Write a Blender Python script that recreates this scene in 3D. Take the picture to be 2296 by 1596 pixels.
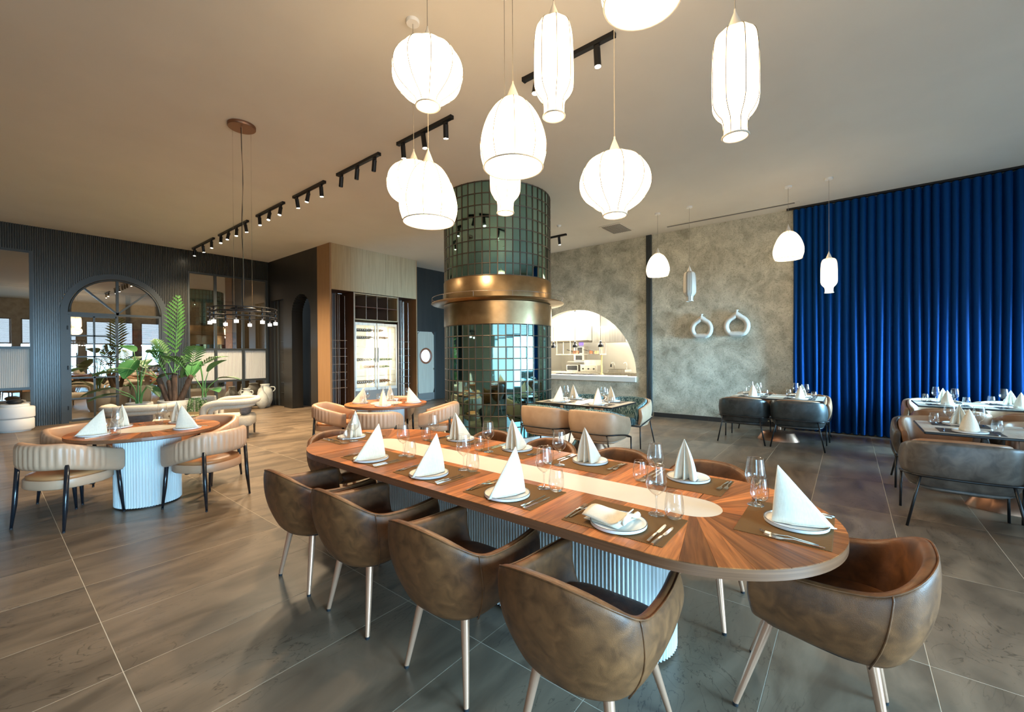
import bpy, math, random
import numpy as np
from mathutils import Vector, Matrix
random.seed(7)
for o in list(bpy.data.objects): bpy.data.objects.remove(o)
SC = bpy.context.scene
COL = SC.collection
PI = math.pi
H = 4.3            # ceiling height
# ------------------------------------------------------------------ camera
cam_d = bpy.data.cameras.new('camera'); cam = bpy.data.objects.new('camera', cam_d); COL.objects.link(cam)
F, yaw, pitch, roll = 948.53, 0.898165, -0.0051963, -0.0058422
cy, sy, cp, sp = math.cos(yaw), math.sin(yaw), math.cos(pitch), math.sin(pitch)
fw = Vector((cp*sy, cp*cy, sp)); rt = Vector((cy, -sy, 0)); up = rt.cross(fw)
R_ = rt*math.cos(roll) + up*math.sin(roll); U_ = -rt*math.sin(roll) + up*math.cos(roll)
m = Matrix((R_, U_, -fw)).transposed().to_4x4(); m.translation = Vector((0, 0, 1.5))
cam.matrix_world = m
cam_d.sensor_fit = 'HORIZONTAL'; cam_d.sensor_width = 36; cam_d.lens = F/2296*36
cam_d.clip_start = .05; cam_d.clip_end = 200
SC.camera = cam
# ------------------------------------------------------------------ world, daylight, exposure
SC.view_settings.view_transform = 'Standard'; SC.view_settings.look = 'None'
SC.view_settings.gamma = 1; SC.view_settings.use_curve_mapping = False
SC.view_settings.exposure = 1.12
W = bpy.data.worlds.new('sky'); SC.world = W; W.use_nodes = True
W.node_tree.nodes['Background'].inputs[0].default_value = (.62, .82, 1, 1)
W.node_tree.nodes['Background'].inputs[1].default_value = 1.4
WIN_Y = -3.6       # wall of windows behind the camera
# window bays: x0, x1, sill z, underside of the blinds
BAYS = [(-3.2, -1.3, .35, 2.15), (-1.0, .9, .12, 2.15), (1.2, 3.1, .12, 2.15), (3.4, 5.3, .35, 2.15), (5.6, 7.5, .85, 2.15), (7.8, 9.5, .85, 2.15)]
def area_light(name, loc, size, rot, power, color, spread=PI):
    d = bpy.data.lights.new(name, 'AREA'); d.shape = 'RECTANGLE'; d.size, d.size_y = size
    d.energy = power; d.color = color; d.spread = spread
    o = bpy.data.objects.new(name, d); o.location = loc; o.rotation_euler = rot; COL.objects.link(o); return o
DAY = (.34, .69, 1.0)
for i, (a, b, z0, z1) in enumerate(BAYS):
    area_light('daylight', ((a+b)/2, WIN_Y-.25, (z0+z1)/2), (b-a, z1-z0), (PI/2-(.28 if i < 5 else .16), 0, 0), (6.5, 12, 10, 4, 7, 66)[i]*(b-a)*(z1-z0), DAY, .92)
WBAY = (-3.2, -.9, .35, 2.15)      # window bay in the side wall behind the camera
area_light('daylight', (-3.75, (WBAY[0]+WBAY[1])/2, 1.25), (1.8, 2.3), (0, -PI/2+.42, 0), 42, DAY, 1.4)
# ------------------------------------------------------------------ materials
MATS = {}
def new_mat(name):
    m = bpy.data.materials.new(name); m.use_nodes = True; nt = m.node_tree
    MATS[name] = m
    return m, nt, nt.nodes, nt.links, nt.nodes['Principled BSDF']
def pmat(name, col, rough=.5, metal=0, noise=None, bump=None, spec=.5, emit=None, sheen=0, coat=0):
    """col: rgb or (rgb, rgb) mixed by noise=(scale, detail, distortion, stretch xyz); bump=(scale, strength)"""
    m, nt, N, L, P = new_mat(name)
    P.inputs['Roughness'].default_value = rough; P.inputs['Metallic'].default_value = metal
    P.inputs['Specular IOR Level'].default_value = spec
    if sheen: P.inputs['Sheen Weight'].default_value = sheen; P.inputs['Sheen Roughness'].default_value = .4
    if coat: P.inputs['Coat Weight'].default_value = coat; P.inputs['Coat Roughness'].default_value = .12
    if emit: P.inputs['Emission Color'].default_value = (*emit[0], 1); P.inputs['Emission Strength'].default_value = emit[1]
    tc = None
    if noise or bump:
        tc = N.new('ShaderNodeTexCoord')
    if noise:
        mp = N.new('ShaderNodeMapping'); L.new(tc.outputs['Object'], mp.inputs['Vector']); mp.inputs['Scale'].default_value = noise[3] if len(noise) > 3 else (1, 1, 1)
        n = N.new('ShaderNodeTexNoise'); L.new(mp.outputs[0], n.inputs['Vector'])
        n.inputs['Scale'].default_value = noise[0]; n.inputs['Detail'].default_value = noise[1]; n.inputs['Distortion'].default_value = noise[2]
        r = N.new('ShaderNodeValToRGB'); L.new(n.outputs['Fac'], r.inputs[0])
        r.color_ramp.elements[0].position = .3; r.color_ramp.elements[1].position = .7
        r.color_ramp.elements[0].color = (*col[0], 1); r.color_ramp.elements[1].color = (*col[1], 1)
        L.new(r.outputs[0], P.inputs['Base Color'])
    else:
        P.inputs['Base Color'].default_value = (*col, 1)
    if bump:
        n2 = N.new('ShaderNodeTexNoise'); L.new(tc.outputs['Object'], n2.inputs['Vector']); n2.inputs['Scale'].default_value = bump[0]; n2.inputs['Detail'].default_value = 4
        b = N.new('ShaderNodeBump'); b.inputs['Strength'].default_value = bump[1]; b.inputs['Distance'].default_value = .004
        L.new(n2.outputs['Fac'], b.inputs['Height']); L.new(b.outputs[0], P.inputs['Normal'])
    return m
pmat('brown_leather', ((.085, .033, .012), (.215, .086, .030)), .42, noise=(16, 8, .6), bump=(420, .25), spec=.45)
pmat('peach_leather', ((.50, .30, .185), (.56, .35, .225)), .36, noise=(5, 3, .2), bump=(500, .1))
pmat('orange_leather', (.50, .22, .085), .4)
pmat('tan_leather', ((.40, .255, .155), (.50, .335, .215)), .36, noise=(6, 4, .4), bump=(450, .15))
pmat('saddle_leather', ((.26, .13, .065), (.34, .18, .095)), .38, noise=(7, 4, .5), bump=(450, .15))
pmat('grey_leather', ((.058, .047, .038), (.145, .118, .094)), .36, noise=(11, 6, .9), bump=(420, .2))
pmat('black_leather', ((.022, .026, .026), (.055, .06, .058)), .34, noise=(11, 6, .9), bump=(420, .2))
pmat('black_metal', (.012, .012, .013), .35, metal=.3)
pmat('black_gloss', (.010, .012, .016), .18)
pmat('rose_wood_leg', (.62, .34, .215), .30, metal=.55)
pmat('rubber', (.01, .011, .014), .6)
pmat('steel', (.78, .77, .74), .16, metal=1)
pmat('brushed_steel', ((.52, .50, .46), (.66, .64, .60)), .32, metal=1, noise=(30, 2, 0, (1, 1, .05)))
pmat('bronze', ((.36, .245, .13), (.46, .325, .18)), .30, metal=1, noise=(7, 5, .3))
pmat('bronze_dark', (.17, .145, .12), .33, metal=.85)
pmat('copper', (.30, .16, .10), .4, metal=.9)
pmat('white_ceramic', (.80, .80, .78), .22)
pmat('plate_rim', (.02, .02, .022), .3)
pmat('cream_stone', ((.64, .58, .48), (.68, .62, .52)), .42, noise=(4, 3, .5))
pmat('linen', ((.74, .68, .55), (.82, .76, .63)), .85, noise=(180, 2, 0, (1, 1, .15)), bump=(600, .15), sheen=.15)
pmat('flute_white', (.70, .74, .73), .36)
pmat('plaster_white', (.70, .68, .62), .6)
pmat('ceiling_paint', ((.68, .64, .555), (.72, .68, .59)), .85, noise=(1.3, 5, .3), bump=(160, .06))
pmat('slat_paint', (.040, .038, .029), .30, spec=.7)
pmat('dark_panel', ((.016, .015, .013), (.026, .023, .019)), .42, noise=(6, 3, 0, (1, 1, .1)))
pmat('frame_paint', (.040, .046, .046), .38)
pmat('wall_beige', (.44, .36, .26), .8)
pmat('wall_sand', (.50, .42, .31), .8)
pmat('white_paint', (.85, .84, .80), .5)
pmat('grout', (.50, .43, .33), .8)
pmat('baseboard_stone', (.035, .032, .03), .3)
pmat('steel_bronze_rod', (.36, .29, .24), .35, metal=.8)
pmat('niche_wood', ((.060, .030, .017), (.085, .042, .024)), .5, noise=(3, 4, .2, (8, 8, .6)))
pmat('box_wood', ((.13, .048, .026), (.17, .066, .036)), .45, noise=(3, 4, .2, (8, 8, .6)))
pmat('oak_side', ((.30, .165, .072), (.36, .205, .095)), .5, noise=(3, 4, .3, (10, 10, .5)))
pmat('oak_pale', ((.36, .27, .15), (.46, .355, .21)), .55, noise=(2.5, 5, .4, (9, 9, .45)))
pmat('grey_wood', ((.36, .32, .25), (.43, .385, .31)), .55, noise=(3, 4, .3, (10, 10, .5)))
pmat('grey_kick', (.16, .15, .135), .45)
pmat('table_light', ((.58, .48, .355), (.66, .56, .43)), .35, noise=(5, 4, .3, (1, 9, 1)))
pmat('table_edge', (.015, .014, .013), .35)
pmat('dark_mat', ((.045, .036, .028), (.07, .056, .044)), .6, noise=(240, 1, 0))
pmat('pot_white', (.66, .66, .63), .55, bump=(40, .2))
pmat('urn_white', ((.50, .52, .49), (.62, .64, .60)), .75, noise=(14, 5, .4), bump=(60, .4))
pmat('vase_clay', ((.56, .53, .46), (.64, .61, .54)), .7, noise=(18, 4, .2), bump=(80, .2))
pmat('trunk', ((.055, .030, .017), (.13, .075, .045)), .8, noise=(20, 5, .6, (1, 1, .3)), bump=(60, .8))
pmat('leaf_palm', ((.035, .12, .030), (.075, .20, .055)), .42, noise=(8, 2, 0))
pmat('leaf_broad', ((.030, .14, .040), (.055, .20, .060)), .38, noise=(5, 2, 0))
pmat('leaf_dark', ((.018, .060, .025), (.035, .09, .035)), .4, noise=(5, 2, 0))
pmat('stem', (.13, .34, .10), .4)
pmat('beige_boucle', ((.50, .44, .35), (.58, .52, .43)), .9, noise=(60, 3, 0), bump=(120, .5))
pmat('grey_cushion', ((.10, .09, .09), (.22, .20, .195)), .85, noise=(10, 5, .6, (1, 1, 6)))
pmat('kitchen_white', (.86, .84, .78), .35)
pmat('red_ring', (.22, .065, .025), .4)
pmat('bottle_dark', (.03, .035, .03), .15)
pmat('bottle_green', (.10, .22, .05), .15)
pmat('bottle_amber', (.40, .18, .08), .2)
pmat('foil_grey', (.45, .42, .38), .35, metal=.6)
pmat('fridge_glow', (.9, .8, .62), .5, emit=((1, .74, .42), .40))
pmat('fridge_tube', (1, .95, .85), .5, emit=((1, .93, .78), 2.0))
pmat('lamp_disc', (1, .95, .85), .5, emit=((1, .86, .62), 30.0))
pmat('led_cap', (1, 1, .95), .4, emit=((1, .94, .84), 4.0))
pmat('kitchen_panel', (1, 1, 1), .5, emit=((1, .95, .85), 9.0))
pmat('shade_unlit', (.62, .58, .50), .8)
pmat('wire', (.10, .075, .045), .6)
pmat('cap_white', (.72, .66, .56), .45)
pmat('cord_grey', (.32, .28, .22), .6)
pmat('paper_white', (.85, .84, .82), .5)
pmat('copper_pan', (.72, .30, .15), .3, metal=.7)
pmat('screen_blue', (.06, .03, .30), .3, emit=((.25, .15, .9), .8))
pmat('yellow_pipe', (.55, .44, .20), .4)
pmat('blind_slat', (.22, .25, .27), .5)
pmat('stone_wall', ((.20, .18, .15), (.33, .30, .25)), .8, noise=(6, 5, .4), bump=(30, .8))
def wood_mat(name, dark, light, rough=.40):
    m, nt, N, L, P = new_mat(name)
    tc = N.new('ShaderNodeTexCoord'); oi = N.new('ShaderNodeObjectInfo')
    add = N.new('ShaderNodeVectorMath'); add.operation = 'ADD'
    cmb = N.new('ShaderNodeCombineXYZ'); mul = N.new('ShaderNodeMath'); mul.operation = 'MULTIPLY'; mul.inputs[1].default_value = 37
    L.new(oi.outputs['Random'], mul.inputs[0])
    for k in range(3): L.new(mul.outputs[0], cmb.inputs[k])
    L.new(tc.outputs['Object'], add.inputs[0]); L.new(cmb.outputs[0], add.inputs[1])
    mp = N.new('ShaderNodeMapping'); mp.inputs['Scale'].default_value = (1.6, 22, 22); L.new(add.outputs[0], mp.inputs['Vector'])
    n = N.new('ShaderNodeTexNoise'); n.inputs['Scale'].default_value = 2.2; n.inputs['Detail'].default_value = 6; n.inputs['Distortion'].default_value = .8; L.new(mp.outputs[0], n.inputs['Vector'])
    r = N.new('ShaderNodeValToRGB'); r.color_ramp.elements[0].position = .30; r.color_ramp.elements[1].position = .68
    r.color_ramp.elements[0].color = (*dark, 1); r.color_ramp.elements[1].color = (*light, 1); L.new(n.outputs['Fac'], r.inputs[0])
    hs = N.new('ShaderNodeHueSaturation'); mr = N.new('ShaderNodeMapRange'); mr.inputs['To Min'].default_value = .52; mr.inputs['To Max'].default_value = 1.55
    L.new(oi.outputs['Random'], mr.inputs['Value']); L.new(mr.outputs[0], hs.inputs['Value']); L.new(r.outputs[0], hs.inputs['Color'])
    L.new(hs.outputs[0], P.inputs['Base Color']); P.inputs['Roughness'].default_value = rough; P.inputs['Specular IOR Level'].default_value = .3
    return m
wood_mat('walnut_veneer', (.20, .060, .015), (.47, .160, .042))
pmat('walnut_edge', ((.15, .062, .028), (.24, .105, .050)), .35, noise=(5, 4, .3, (.5, .5, 30)))
def floor_mat():
    m, nt, N, L, P = new_mat('slate_tile')
    tc = N.new('ShaderNodeTexCoord'); oi = N.new('ShaderNodeObjectInfo')
    cmb = N.new('ShaderNodeCombineXYZ'); mul = N.new('ShaderNodeMath'); mul.operation = 'MULTIPLY'; mul.inputs[1].default_value = 91
    L.new(oi.outputs['Random'], mul.inputs[0])
    for k in range(3): L.new(mul.outputs[0], cmb.inputs[k])
    add = N.new('ShaderNodeVectorMath'); L.new(tc.outputs['Object'], add.inputs[0]); L.new(cmb.outputs[0], add.inputs[1])
    mp = N.new('ShaderNodeMapping'); mp.inputs['Scale'].default_value = (.75, 1.9, 1); mp.inputs['Rotation'].default_value = (0, 0, .45); L.new(add.outputs[0], mp.inputs['Vector'])
    n = N.new('ShaderNodeTexNoise'); n.inputs['Scale'].default_value = 1.7; n.inputs['Detail'].default_value = 7; n.inputs['Distortion'].default_value = 1.3; L.new(mp.outputs[0], n.inputs['Vector'])
    r = N.new('ShaderNodeValToRGB'); r.color_ramp.elements[0].position = .34; r.color_ramp.elements[1].position = .66
    r.color_ramp.elements[0].color = (.098, .071, .047, 1); r.color_ramp.elements[1].color = (.205, .150, .100, 1); L.new(n.outputs['Fac'], r.inputs[0])
    # thin dark veins where the distorted noise crosses a level
    n2 = N.new('ShaderNodeTexNoise'); n2.inputs['Scale'].default_value = 1.3; n2.inputs['Detail'].default_value = 5; n2.inputs['Distortion'].default_value = 2.6; L.new(mp.outputs[0], n2.inputs['Vector'])
    wv = N.new('ShaderNodeMath'); wv.operation = 'MULTIPLY'; wv.inputs[1].default_value = 9; L.new(n2.outputs['Fac'], wv.inputs[0])
    pp = N.new('ShaderNodeMath'); pp.operation = 'PINGPONG'; pp.inputs[1].default_value = .5; L.new(wv.outputs[0], pp.inputs[0])
    r2 = N.new('ShaderNodeValToRGB'); r2.color_ramp.elements[0].position = 0; r2.color_ramp.elements[1].position = .055
    r2.color_ramp.elements[0].color = (.42, .40, .38, 1); r2.color_ramp.elements[1].color = (1, 1, 1, 1); L.new(pp.outputs[0], r2.inputs[0])
    n3 = N.new('ShaderNodeTexNoise'); n3.inputs['Scale'].default_value = 1.1; n3.inputs['Detail'].default_value = 2; L.new(mp.outputs[0], n3.inputs['Vector'])
    r3 = N.new('ShaderNodeValToRGB'); r3.color_ramp.elements[0].position = .42; r3.color_ramp.elements[1].position = .56; L.new(n3.outputs['Fac'], r3.inputs[0])
    mx = N.new('ShaderNodeMix'); mx.data_type = 'RGBA'; mx.blend_type = 'MULTIPLY'; L.new(r3.outputs[0], mx.inputs['Factor']); L.new(r.outputs[0], mx.inputs['A']); L.new(r2.outputs[0], mx.inputs['B'])
    hs = N.new('ShaderNodeHueSaturation'); mr = N.new('ShaderNodeMapRange'); mr.inputs['To Min'].default_value = .88; mr.inputs['To Max'].default_value = 1.1
    L.new(oi.outputs['Random'], mr.inputs['Value']); L.new(mr.outputs[0], hs.inputs['Value']); L.new(mx.outputs['Result'], hs.inputs['Color'])
    L.new(hs.outputs[0], P.inputs['Base Color'])
    P.inputs['Roughness'].default_value = .36; P.inputs['Specular IOR Level'].default_value = .5
    b = N.new('ShaderNodeBump'); b.inputs['Strength'].default_value = .35; b.inputs['Distance'].default_value = .003
    L.new(mx.outputs['Result'], b.inputs['Height']); L.new(b.outputs[0], P.inputs['Normal'])
floor_mat()
def plaster_mat():
    m, nt, N, L, P = new_mat('mottled_plaster')
    tc = N.new('ShaderNodeTexCoord')
    n = N.new('ShaderNodeTexNoise'); n.inputs['Scale'].default_value = 2.6; n.inputs['Detail'].default_value = 9; n.inputs['Roughness'].default_value = .68; n.inputs['Distortion'].default_value = .5; L.new(tc.outputs['Object'], n.inputs['Vector'])
    r = N.new('ShaderNodeValToRGB'); e = r.color_ramp.elements; e[0].position = .30; e[1].position = .66
    e[0].color = (.29, .27, .20, 1); e[1].color = (.66, .63, .50, 1); L.new(n.outputs['Fac'], r.inputs[0])
    n2 = N.new('ShaderNodeTexNoise'); n2.inputs['Scale'].default_value = 14; n2.inputs['Detail'].default_value = 6; n2.inputs['Distortion'].default_value = 3; L.new(tc.outputs['Object'], n2.inputs['Vector'])
    r2 = N.new('ShaderNodeValToRGB'); e = r2.color_ramp.elements; e[0].position = .36; e[1].position = .5; e[0].color = (.70, .70, .66, 1); e[1].color = (1, 1, 1, 1); L.new(n2.outputs['Fac'], r2.inputs[0])
    mx = N.new('ShaderNodeMix'); mx.data_type = 'RGBA'; mx.blend_type = 'MULTIPLY'; mx.inputs['Factor'].default_value = 1; L.new(r.outputs[0], mx.inputs['A']); L.new(r2.outputs[0], mx.inputs['B'])
    L.new(mx.outputs['Result'], P.inputs['Base Color']); P.inputs['Roughness'].default_value = .6
    b = N.new('ShaderNodeBump'); b.inputs['Strength'].default_value = .5; b.inputs['Distance'].default_value = .006; L.new(n2.outputs['Fac'], b.inputs['Height']); L.new(b.outputs[0], P.inputs['Normal'])
plaster_mat()
def weave_mat(name, a, b_, scale):
    m, nt, N, L, P = new_mat(name)
    tc = N.new('ShaderNodeTexCoord'); ck = N.new('ShaderNodeTexChecker'); ck.inputs['Scale'].default_value = scale
    ck.inputs['Color1'].default_value = (*a, 1); ck.inputs['Color2'].default_value = (*b_, 1)
    L.new(tc.outputs['Object'], ck.inputs['Vector']); L.new(ck.outputs['Color'], P.inputs['Base Color']); P.inputs['Roughness'].default_value = .75; P.inputs['Specular IOR Level'].default_value = .15
weave_mat('woven_mat', (.20, .105, .036), (.10, .050, .018), 210)
def teal_mat():
    m, nt, N, L, P = new_mat('teal_fabric')
    tc = N.new('ShaderNodeTexCoord'); mp = N.new('ShaderNodeMapping'); mp.inputs['Scale'].default_value = (60, 60, 5); L.new(tc.outputs['Object'], mp.inputs['Vector'])
    n = N.new('ShaderNodeTexNoise'); n.inputs['Scale'].default_value = 1.6; n.inputs['Detail'].default_value = 3; L.new(mp.outputs[0], n.inputs['Vector'])
    r = N.new('ShaderNodeValToRGB'); e = r.color_ramp.elements; e[0].position = .40; e[1].position = .62; e[0].color = (.015, .035, .042, 1); e[1].color = (.36, .44, .40, 1)
    k = e.new(.5); k.color = (.06, .16, .175, 1); L.new(n.outputs['Fac'], r.inputs[0]); L.new(r.outputs[0], P.inputs['Base Color']); P.inputs['Roughness'].default_value = .9
teal_mat()
def velvet_mat():
    m, nt, N, L, P = new_mat('blue_velvet')
    P.inputs['Base Color'].default_value = (.0009, .040, .165, 1); P.inputs['Roughness'].default_value = .7
    P.inputs['Sheen Weight'].default_value = .12; P.inputs['Sheen Roughness'].default_value = .35; P.inputs['Sheen Tint'].default_value = (.03, .35, 1, 1)
    P.inputs['Specular IOR Level'].default_value = .1
velvet_mat()
def glass_mat(name, tint, ior, rough, base=0.0):
    m, nt, N, L, P = new_mat(name); N.remove(P)
    out = N['Material Output']; t = N.new('ShaderNodeBsdfTransparent'); g = N.new('ShaderNodeBsdfGlossy'); mx = N.new('ShaderNodeMixShader'); f = N.new('ShaderNodeLayerWeight')
    t.inputs[0].default_value = (*tint, 1); g.inputs['Roughness'].default_value = rough; f.inputs['Blend'].default_value = .5
    ad = N.new('ShaderNodeMath'); ad.operation = 'ADD'; ad.use_clamp = True; ad.inputs[1].default_value = base+.09; pw = N.new('ShaderNodeMath'); pw.operation = 'POWER'; pw.inputs[1].default_value = 3; L.new(f.outputs['Facing'], pw.inputs[0]); ml = N.new('ShaderNodeMath'); ml.operation = 'MULTIPLY'; ml.inputs[1].default_value = .9; L.new(pw.outputs[0], ml.inputs[0]); L.new(ml.outputs[0], ad.inputs[0])
    L.new(ad.outputs[0], mx.inputs[0]); L.new(t.outputs[0], mx.inputs[1]); L.new(g.outputs[0], mx.inputs[2]); L.new(mx.outputs[0], out.inputs[0])
glass_mat('clear_glass', (.97, .975, .97), 1.5, .015)
glass_mat('window_glass', (.62, .60, .56), 1.6, .01, .30)
glass_mat('case_glass', (.95, .96, .95), 1.45, .01)
pmat('fluted_glass', (.62, .62, .60), .30, spec=.6)
def shade_mat():
    m, nt, N, L, P = new_mat('shade_lit'); P.inputs['Base Color'].default_value = (.75, .66, .52, 1); P.inputs['Roughness'].default_value = .8
    tc = N.new('ShaderNodeTexCoord'); sp_ = N.new('ShaderNodeSeparateXYZ'); L.new(tc.outputs['Object'], sp_.inputs[0])
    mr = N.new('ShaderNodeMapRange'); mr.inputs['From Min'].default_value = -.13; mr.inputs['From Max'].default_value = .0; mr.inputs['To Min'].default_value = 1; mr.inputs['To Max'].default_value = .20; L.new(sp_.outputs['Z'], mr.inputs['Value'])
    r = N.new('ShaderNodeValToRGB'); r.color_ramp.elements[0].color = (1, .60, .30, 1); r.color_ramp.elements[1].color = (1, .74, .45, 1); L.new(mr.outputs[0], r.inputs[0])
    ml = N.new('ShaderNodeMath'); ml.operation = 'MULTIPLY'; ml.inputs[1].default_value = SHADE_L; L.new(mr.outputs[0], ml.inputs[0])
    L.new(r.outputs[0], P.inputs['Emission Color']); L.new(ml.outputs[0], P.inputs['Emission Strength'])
SHADE_L = 3.7
shade_mat()
def mirror_mat():
    m, nt, N, L, P = new_mat('tinted_mirror')
    oi = N.new('ShaderNodeObjectInfo'); r = N.new('ShaderNodeValToRGB'); e = r.color_ramp.elements
    e[0].color = (.22, .42, .40, 1); e[1].color = (.33, .53, .50, 1); L.new(oi.outputs['Random'], r.inputs[0]); L.new(r.outputs[0], P.inputs['Base Color'])
    P.inputs['Metallic'].default_value = 1; P.inputs['Roughness'].default_value = .03
mirror_mat()
def paint_mat():
    m, nt, N, L, P = new_mat('abstract_painting')
    tc = N.new('ShaderNodeTexCoord'); n = N.new('ShaderNodeTexNoise'); n.inputs['Scale'].default_value = 3.2; n.inputs['Detail'].default_value = 3; n.inputs['Distortion'].default_value = 2.2; L.new(tc.outputs['Object'], n.inputs['Vector'])
    r = N.new('ShaderNodeValToRGB'); e = r.color_ramp.elements; e[0].position = .36; e[0].color = (.02, .012, .01, 1); e[1].position = .66; e[1].color = (.60, .38, .16, 1)
    k = e.new(.47); k.color = (.28, .035, .012, 1); k = e.new(.56); k.color = (.50, .13, .03, 1); L.new(n.outputs['Fac'], r.inputs[0]); L.new(r.outputs[0], P.inputs['Base Color'])
paint_mat()
# ------------------------------------------------------------------ geometry helpers
class MB:
    def __init__(s): s.v = []; s.f = []
    def add(s, vs, fs):
        o = len(s.v); s.v += [tuple(p) for p in vs]; s.f += [tuple(i+o for i in q) for q in fs]; return s
    def box(s, c, d, rz=0):
        x, y, z = d[0]/2, d[1]/2, d[2]/2; ca, sa = math.cos(rz), math.sin(rz)
        vs = [(c[0]+a*ca-b*sa, c[1]+a*sa+b*ca, c[2]+e) for a, b, e in ((-x,-y,-z),(x,-y,-z),(x,y,-z),(-x,y,-z),(-x,-y,z),(x,-y,z),(x,y,z),(-x,y,z))]
        return s.add(vs, [(3,2,1,0),(4,5,6,7),(0,1,5,4),(1,2,6,5),(2,3,7,6),(3,0,4,7)])
    def rbox(s, c, d, r=.01, n=3, rz=0):
        """box with rounded vertical edges and slightly chamfered top and bottom"""
        x, y = d[0]/2, d[1]/2; r = min(r, x*.98, y*.98)
        def ring(k, z):
            q = []
            for cx, cyy, a0 in ((x-r, y-r, 0), (-x+r, y-r, PI/2), (-x+r, -y+r, PI), (x-r, -y+r, 1.5*PI)):
                for i in range(n+1):
                    a = a0+PI/2*i/n; q.append((cx+(r-k)*math.cos(a), cyy+(r-k)*math.sin(a), z))
            return q
        e = min(r*.5, d[2]*.3); secs = [ring(e, -d[2]/2), ring(0, -d[2]/2+e), ring(0, d[2]/2-e), ring(e, d[2]/2)]
        ca, sa = math.cos(rz), math.sin(rz)
        secs = [[(c[0]+px*ca-py*sa, c[1]+px*sa+py*ca, c[2]+pz) for px, py, pz in q] for q in secs]
        return s.loft(secs, True, True)
    def loft(s, secs, closed=True, cap=True):
        n = len(secs[0]); vs = [p for q in secs for p in q]; fs = []
        for i in range(len(secs)-1):
            for j in range(n if closed else n-1):
                k = (j+1) % n; fs.append((i*n+j, i*n+k, (i+1)*n+k, (i+1)*n+j))
        if cap:
            fs.append(tuple(range(n-1, -1, -1))); fs.append(tuple((len(secs)-1)*n+j for j in range(n)))
        return s.add(vs, fs)
    def cyl(s, p0, p1, r0, r1=None, n=12):
        return s.tube([p0, p1], [r0, r0 if r1 is None else r1], n)
    def tube(s, pts, r, n=8, closed=False):
        pts = [Vector(p) for p in pts]; m = len(pts); rs = r if isinstance(r, (list, tuple)) else [r]*m
        T = []
        for i in range(m):
            a = pts[(i-1) % m] if (closed or i > 0) else pts[i]; b = pts[(i+1) % m] if (closed or i < m-1) else pts[i]
            t = (b-a); T.append(t.normalized() if t.length > 1e-9 else Vector((0, 0, 1)))
        u = T[0].orthogonal().normalized(); secs = []
        for i in range(m):
            u = (u-T[i]*u.dot(T[i])); u = u.normalized() if u.length > 1e-6 else T[i].orthogonal().normalized(); w = T[i].cross(u)
            secs.append([tuple(pts[i]+(u*math.cos(2*PI*j/n)+w*math.sin(2*PI*j/n))*rs[i]) for j in range(n)])
        if closed:
            secs.append(secs[0]); return s.loft(secs, True, False)
        return s.loft(secs, True, True)
    def lathe(s, prof, n=24, c=(0, 0, 0), lobes=0, depth=0, cap=False, ph=0):
        secs = []
        for r, z in prof:
            q = []
            for j in range(n):
                a = 2*PI*j/n+ph; k = 1-depth*(1-abs(math.cos(lobes*(a-ph)/2))) if lobes else 1
                q.append((c[0]+r*k*math.cos(a), c[1]+r*k*math.sin(a), c[2]+z))
            secs.append(q)
        return s.loft(secs, True, cap)
    def prism(s, poly, z0, z1):
        n = len(poly); return s.loft([[(x, y, z0) for x, y in poly], [(x, y, z1) for x, y in poly]], True, True)
    def build(s, name, mat, parent=None, smooth=False, loc=None, rz=0, sub=0, auto=None):
        me = bpy.data.meshes.new(name); me.from_pydata(s.v, [], s.f)
        import bmesh as _b
        bm = _b.new(); bm.from_mesh(me); _b.ops.recalc_face_normals(bm, faces=bm.faces[:]); bm.to_mesh(me); bm.free()
        me.materials.append(MATS[mat])
        if smooth:
            me.shade_smooth()
            if auto: me.set_sharp_from_angle(angle=math.radians(auto))
        o = bpy.data.objects.new(name, me); COL.objects.link(o)
        if parent: o.parent = parent
        if loc: o.location = loc
        if rz: o.rotation_euler.z = rz
        if sub: md = o.modifiers.new('subdiv', 'SUBSURF'); md.levels = sub; md.render_levels = sub
        return o
def tag(o, label=None, cat=None, group=None, kind=None):
    if label: o['label'] = label
    if cat: o['category'] = cat
    if group: o['group'] = group
    if kind: o['kind'] = kind
    return o
def thing(name, label, cat, loc=(0, 0, 0), rz=0, group=None):
    o = bpy.data.objects.new(name, None); o.empty_display_size = .1; COL.objects.link(o); o.location = loc; o.rotation_euler.z = rz
    return tag(o, label, cat, group)
def struct(o): o['kind'] = 'structure'; return o
def copy_tree(o, parent=None):
    c = o.copy(); COL.objects.link(c); c.parent = parent
    for ch in list(o.children): copy_tree(ch, c)
    return c
class Proto:
    """first use places the original, later uses place copies with all parts"""
    def __init__(s, root): s.root = root; s.used = False
    def place(s, loc, rz, label, group=None):
        o = s.root if not s.used else copy_tree(s.root); s.used = True
        o.location = loc; o.rotation_euler = (0, 0, rz); o['label'] = label
        if group: o['group'] = group
        return o
def share(o, name, parent, loc, rz=0, rot=None):
    c = bpy.data.objects.new(name, o.data); COL.objects.link(c); c.parent = parent; c.location = loc
    c.rotation_euler = rot if rot else (0, 0, rz); return c
def catmull(P, per=4, closed=False):
    P = [Vector(p) for p in P]; n = len(P); out = []
    for i in range(n if closed else n-1):
        p0 = P[(i-1) % n] if (closed or i > 0) else P[0]; p1 = P[i]; p2 = P[(i+1) % n]; p3 = P[(i+2) % n] if (closed or i < n-2) else P[-1]
        for k in range(per):
            t = k/per; out.append(.5*((2*p1)+(-p0+p2)*t+(2*p0-5*p1+4*p2-p3)*t*t+(-p0+3*p1-3*p2+p3)*t**3))
    if not closed: out.append(P[-1])
    return out
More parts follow.
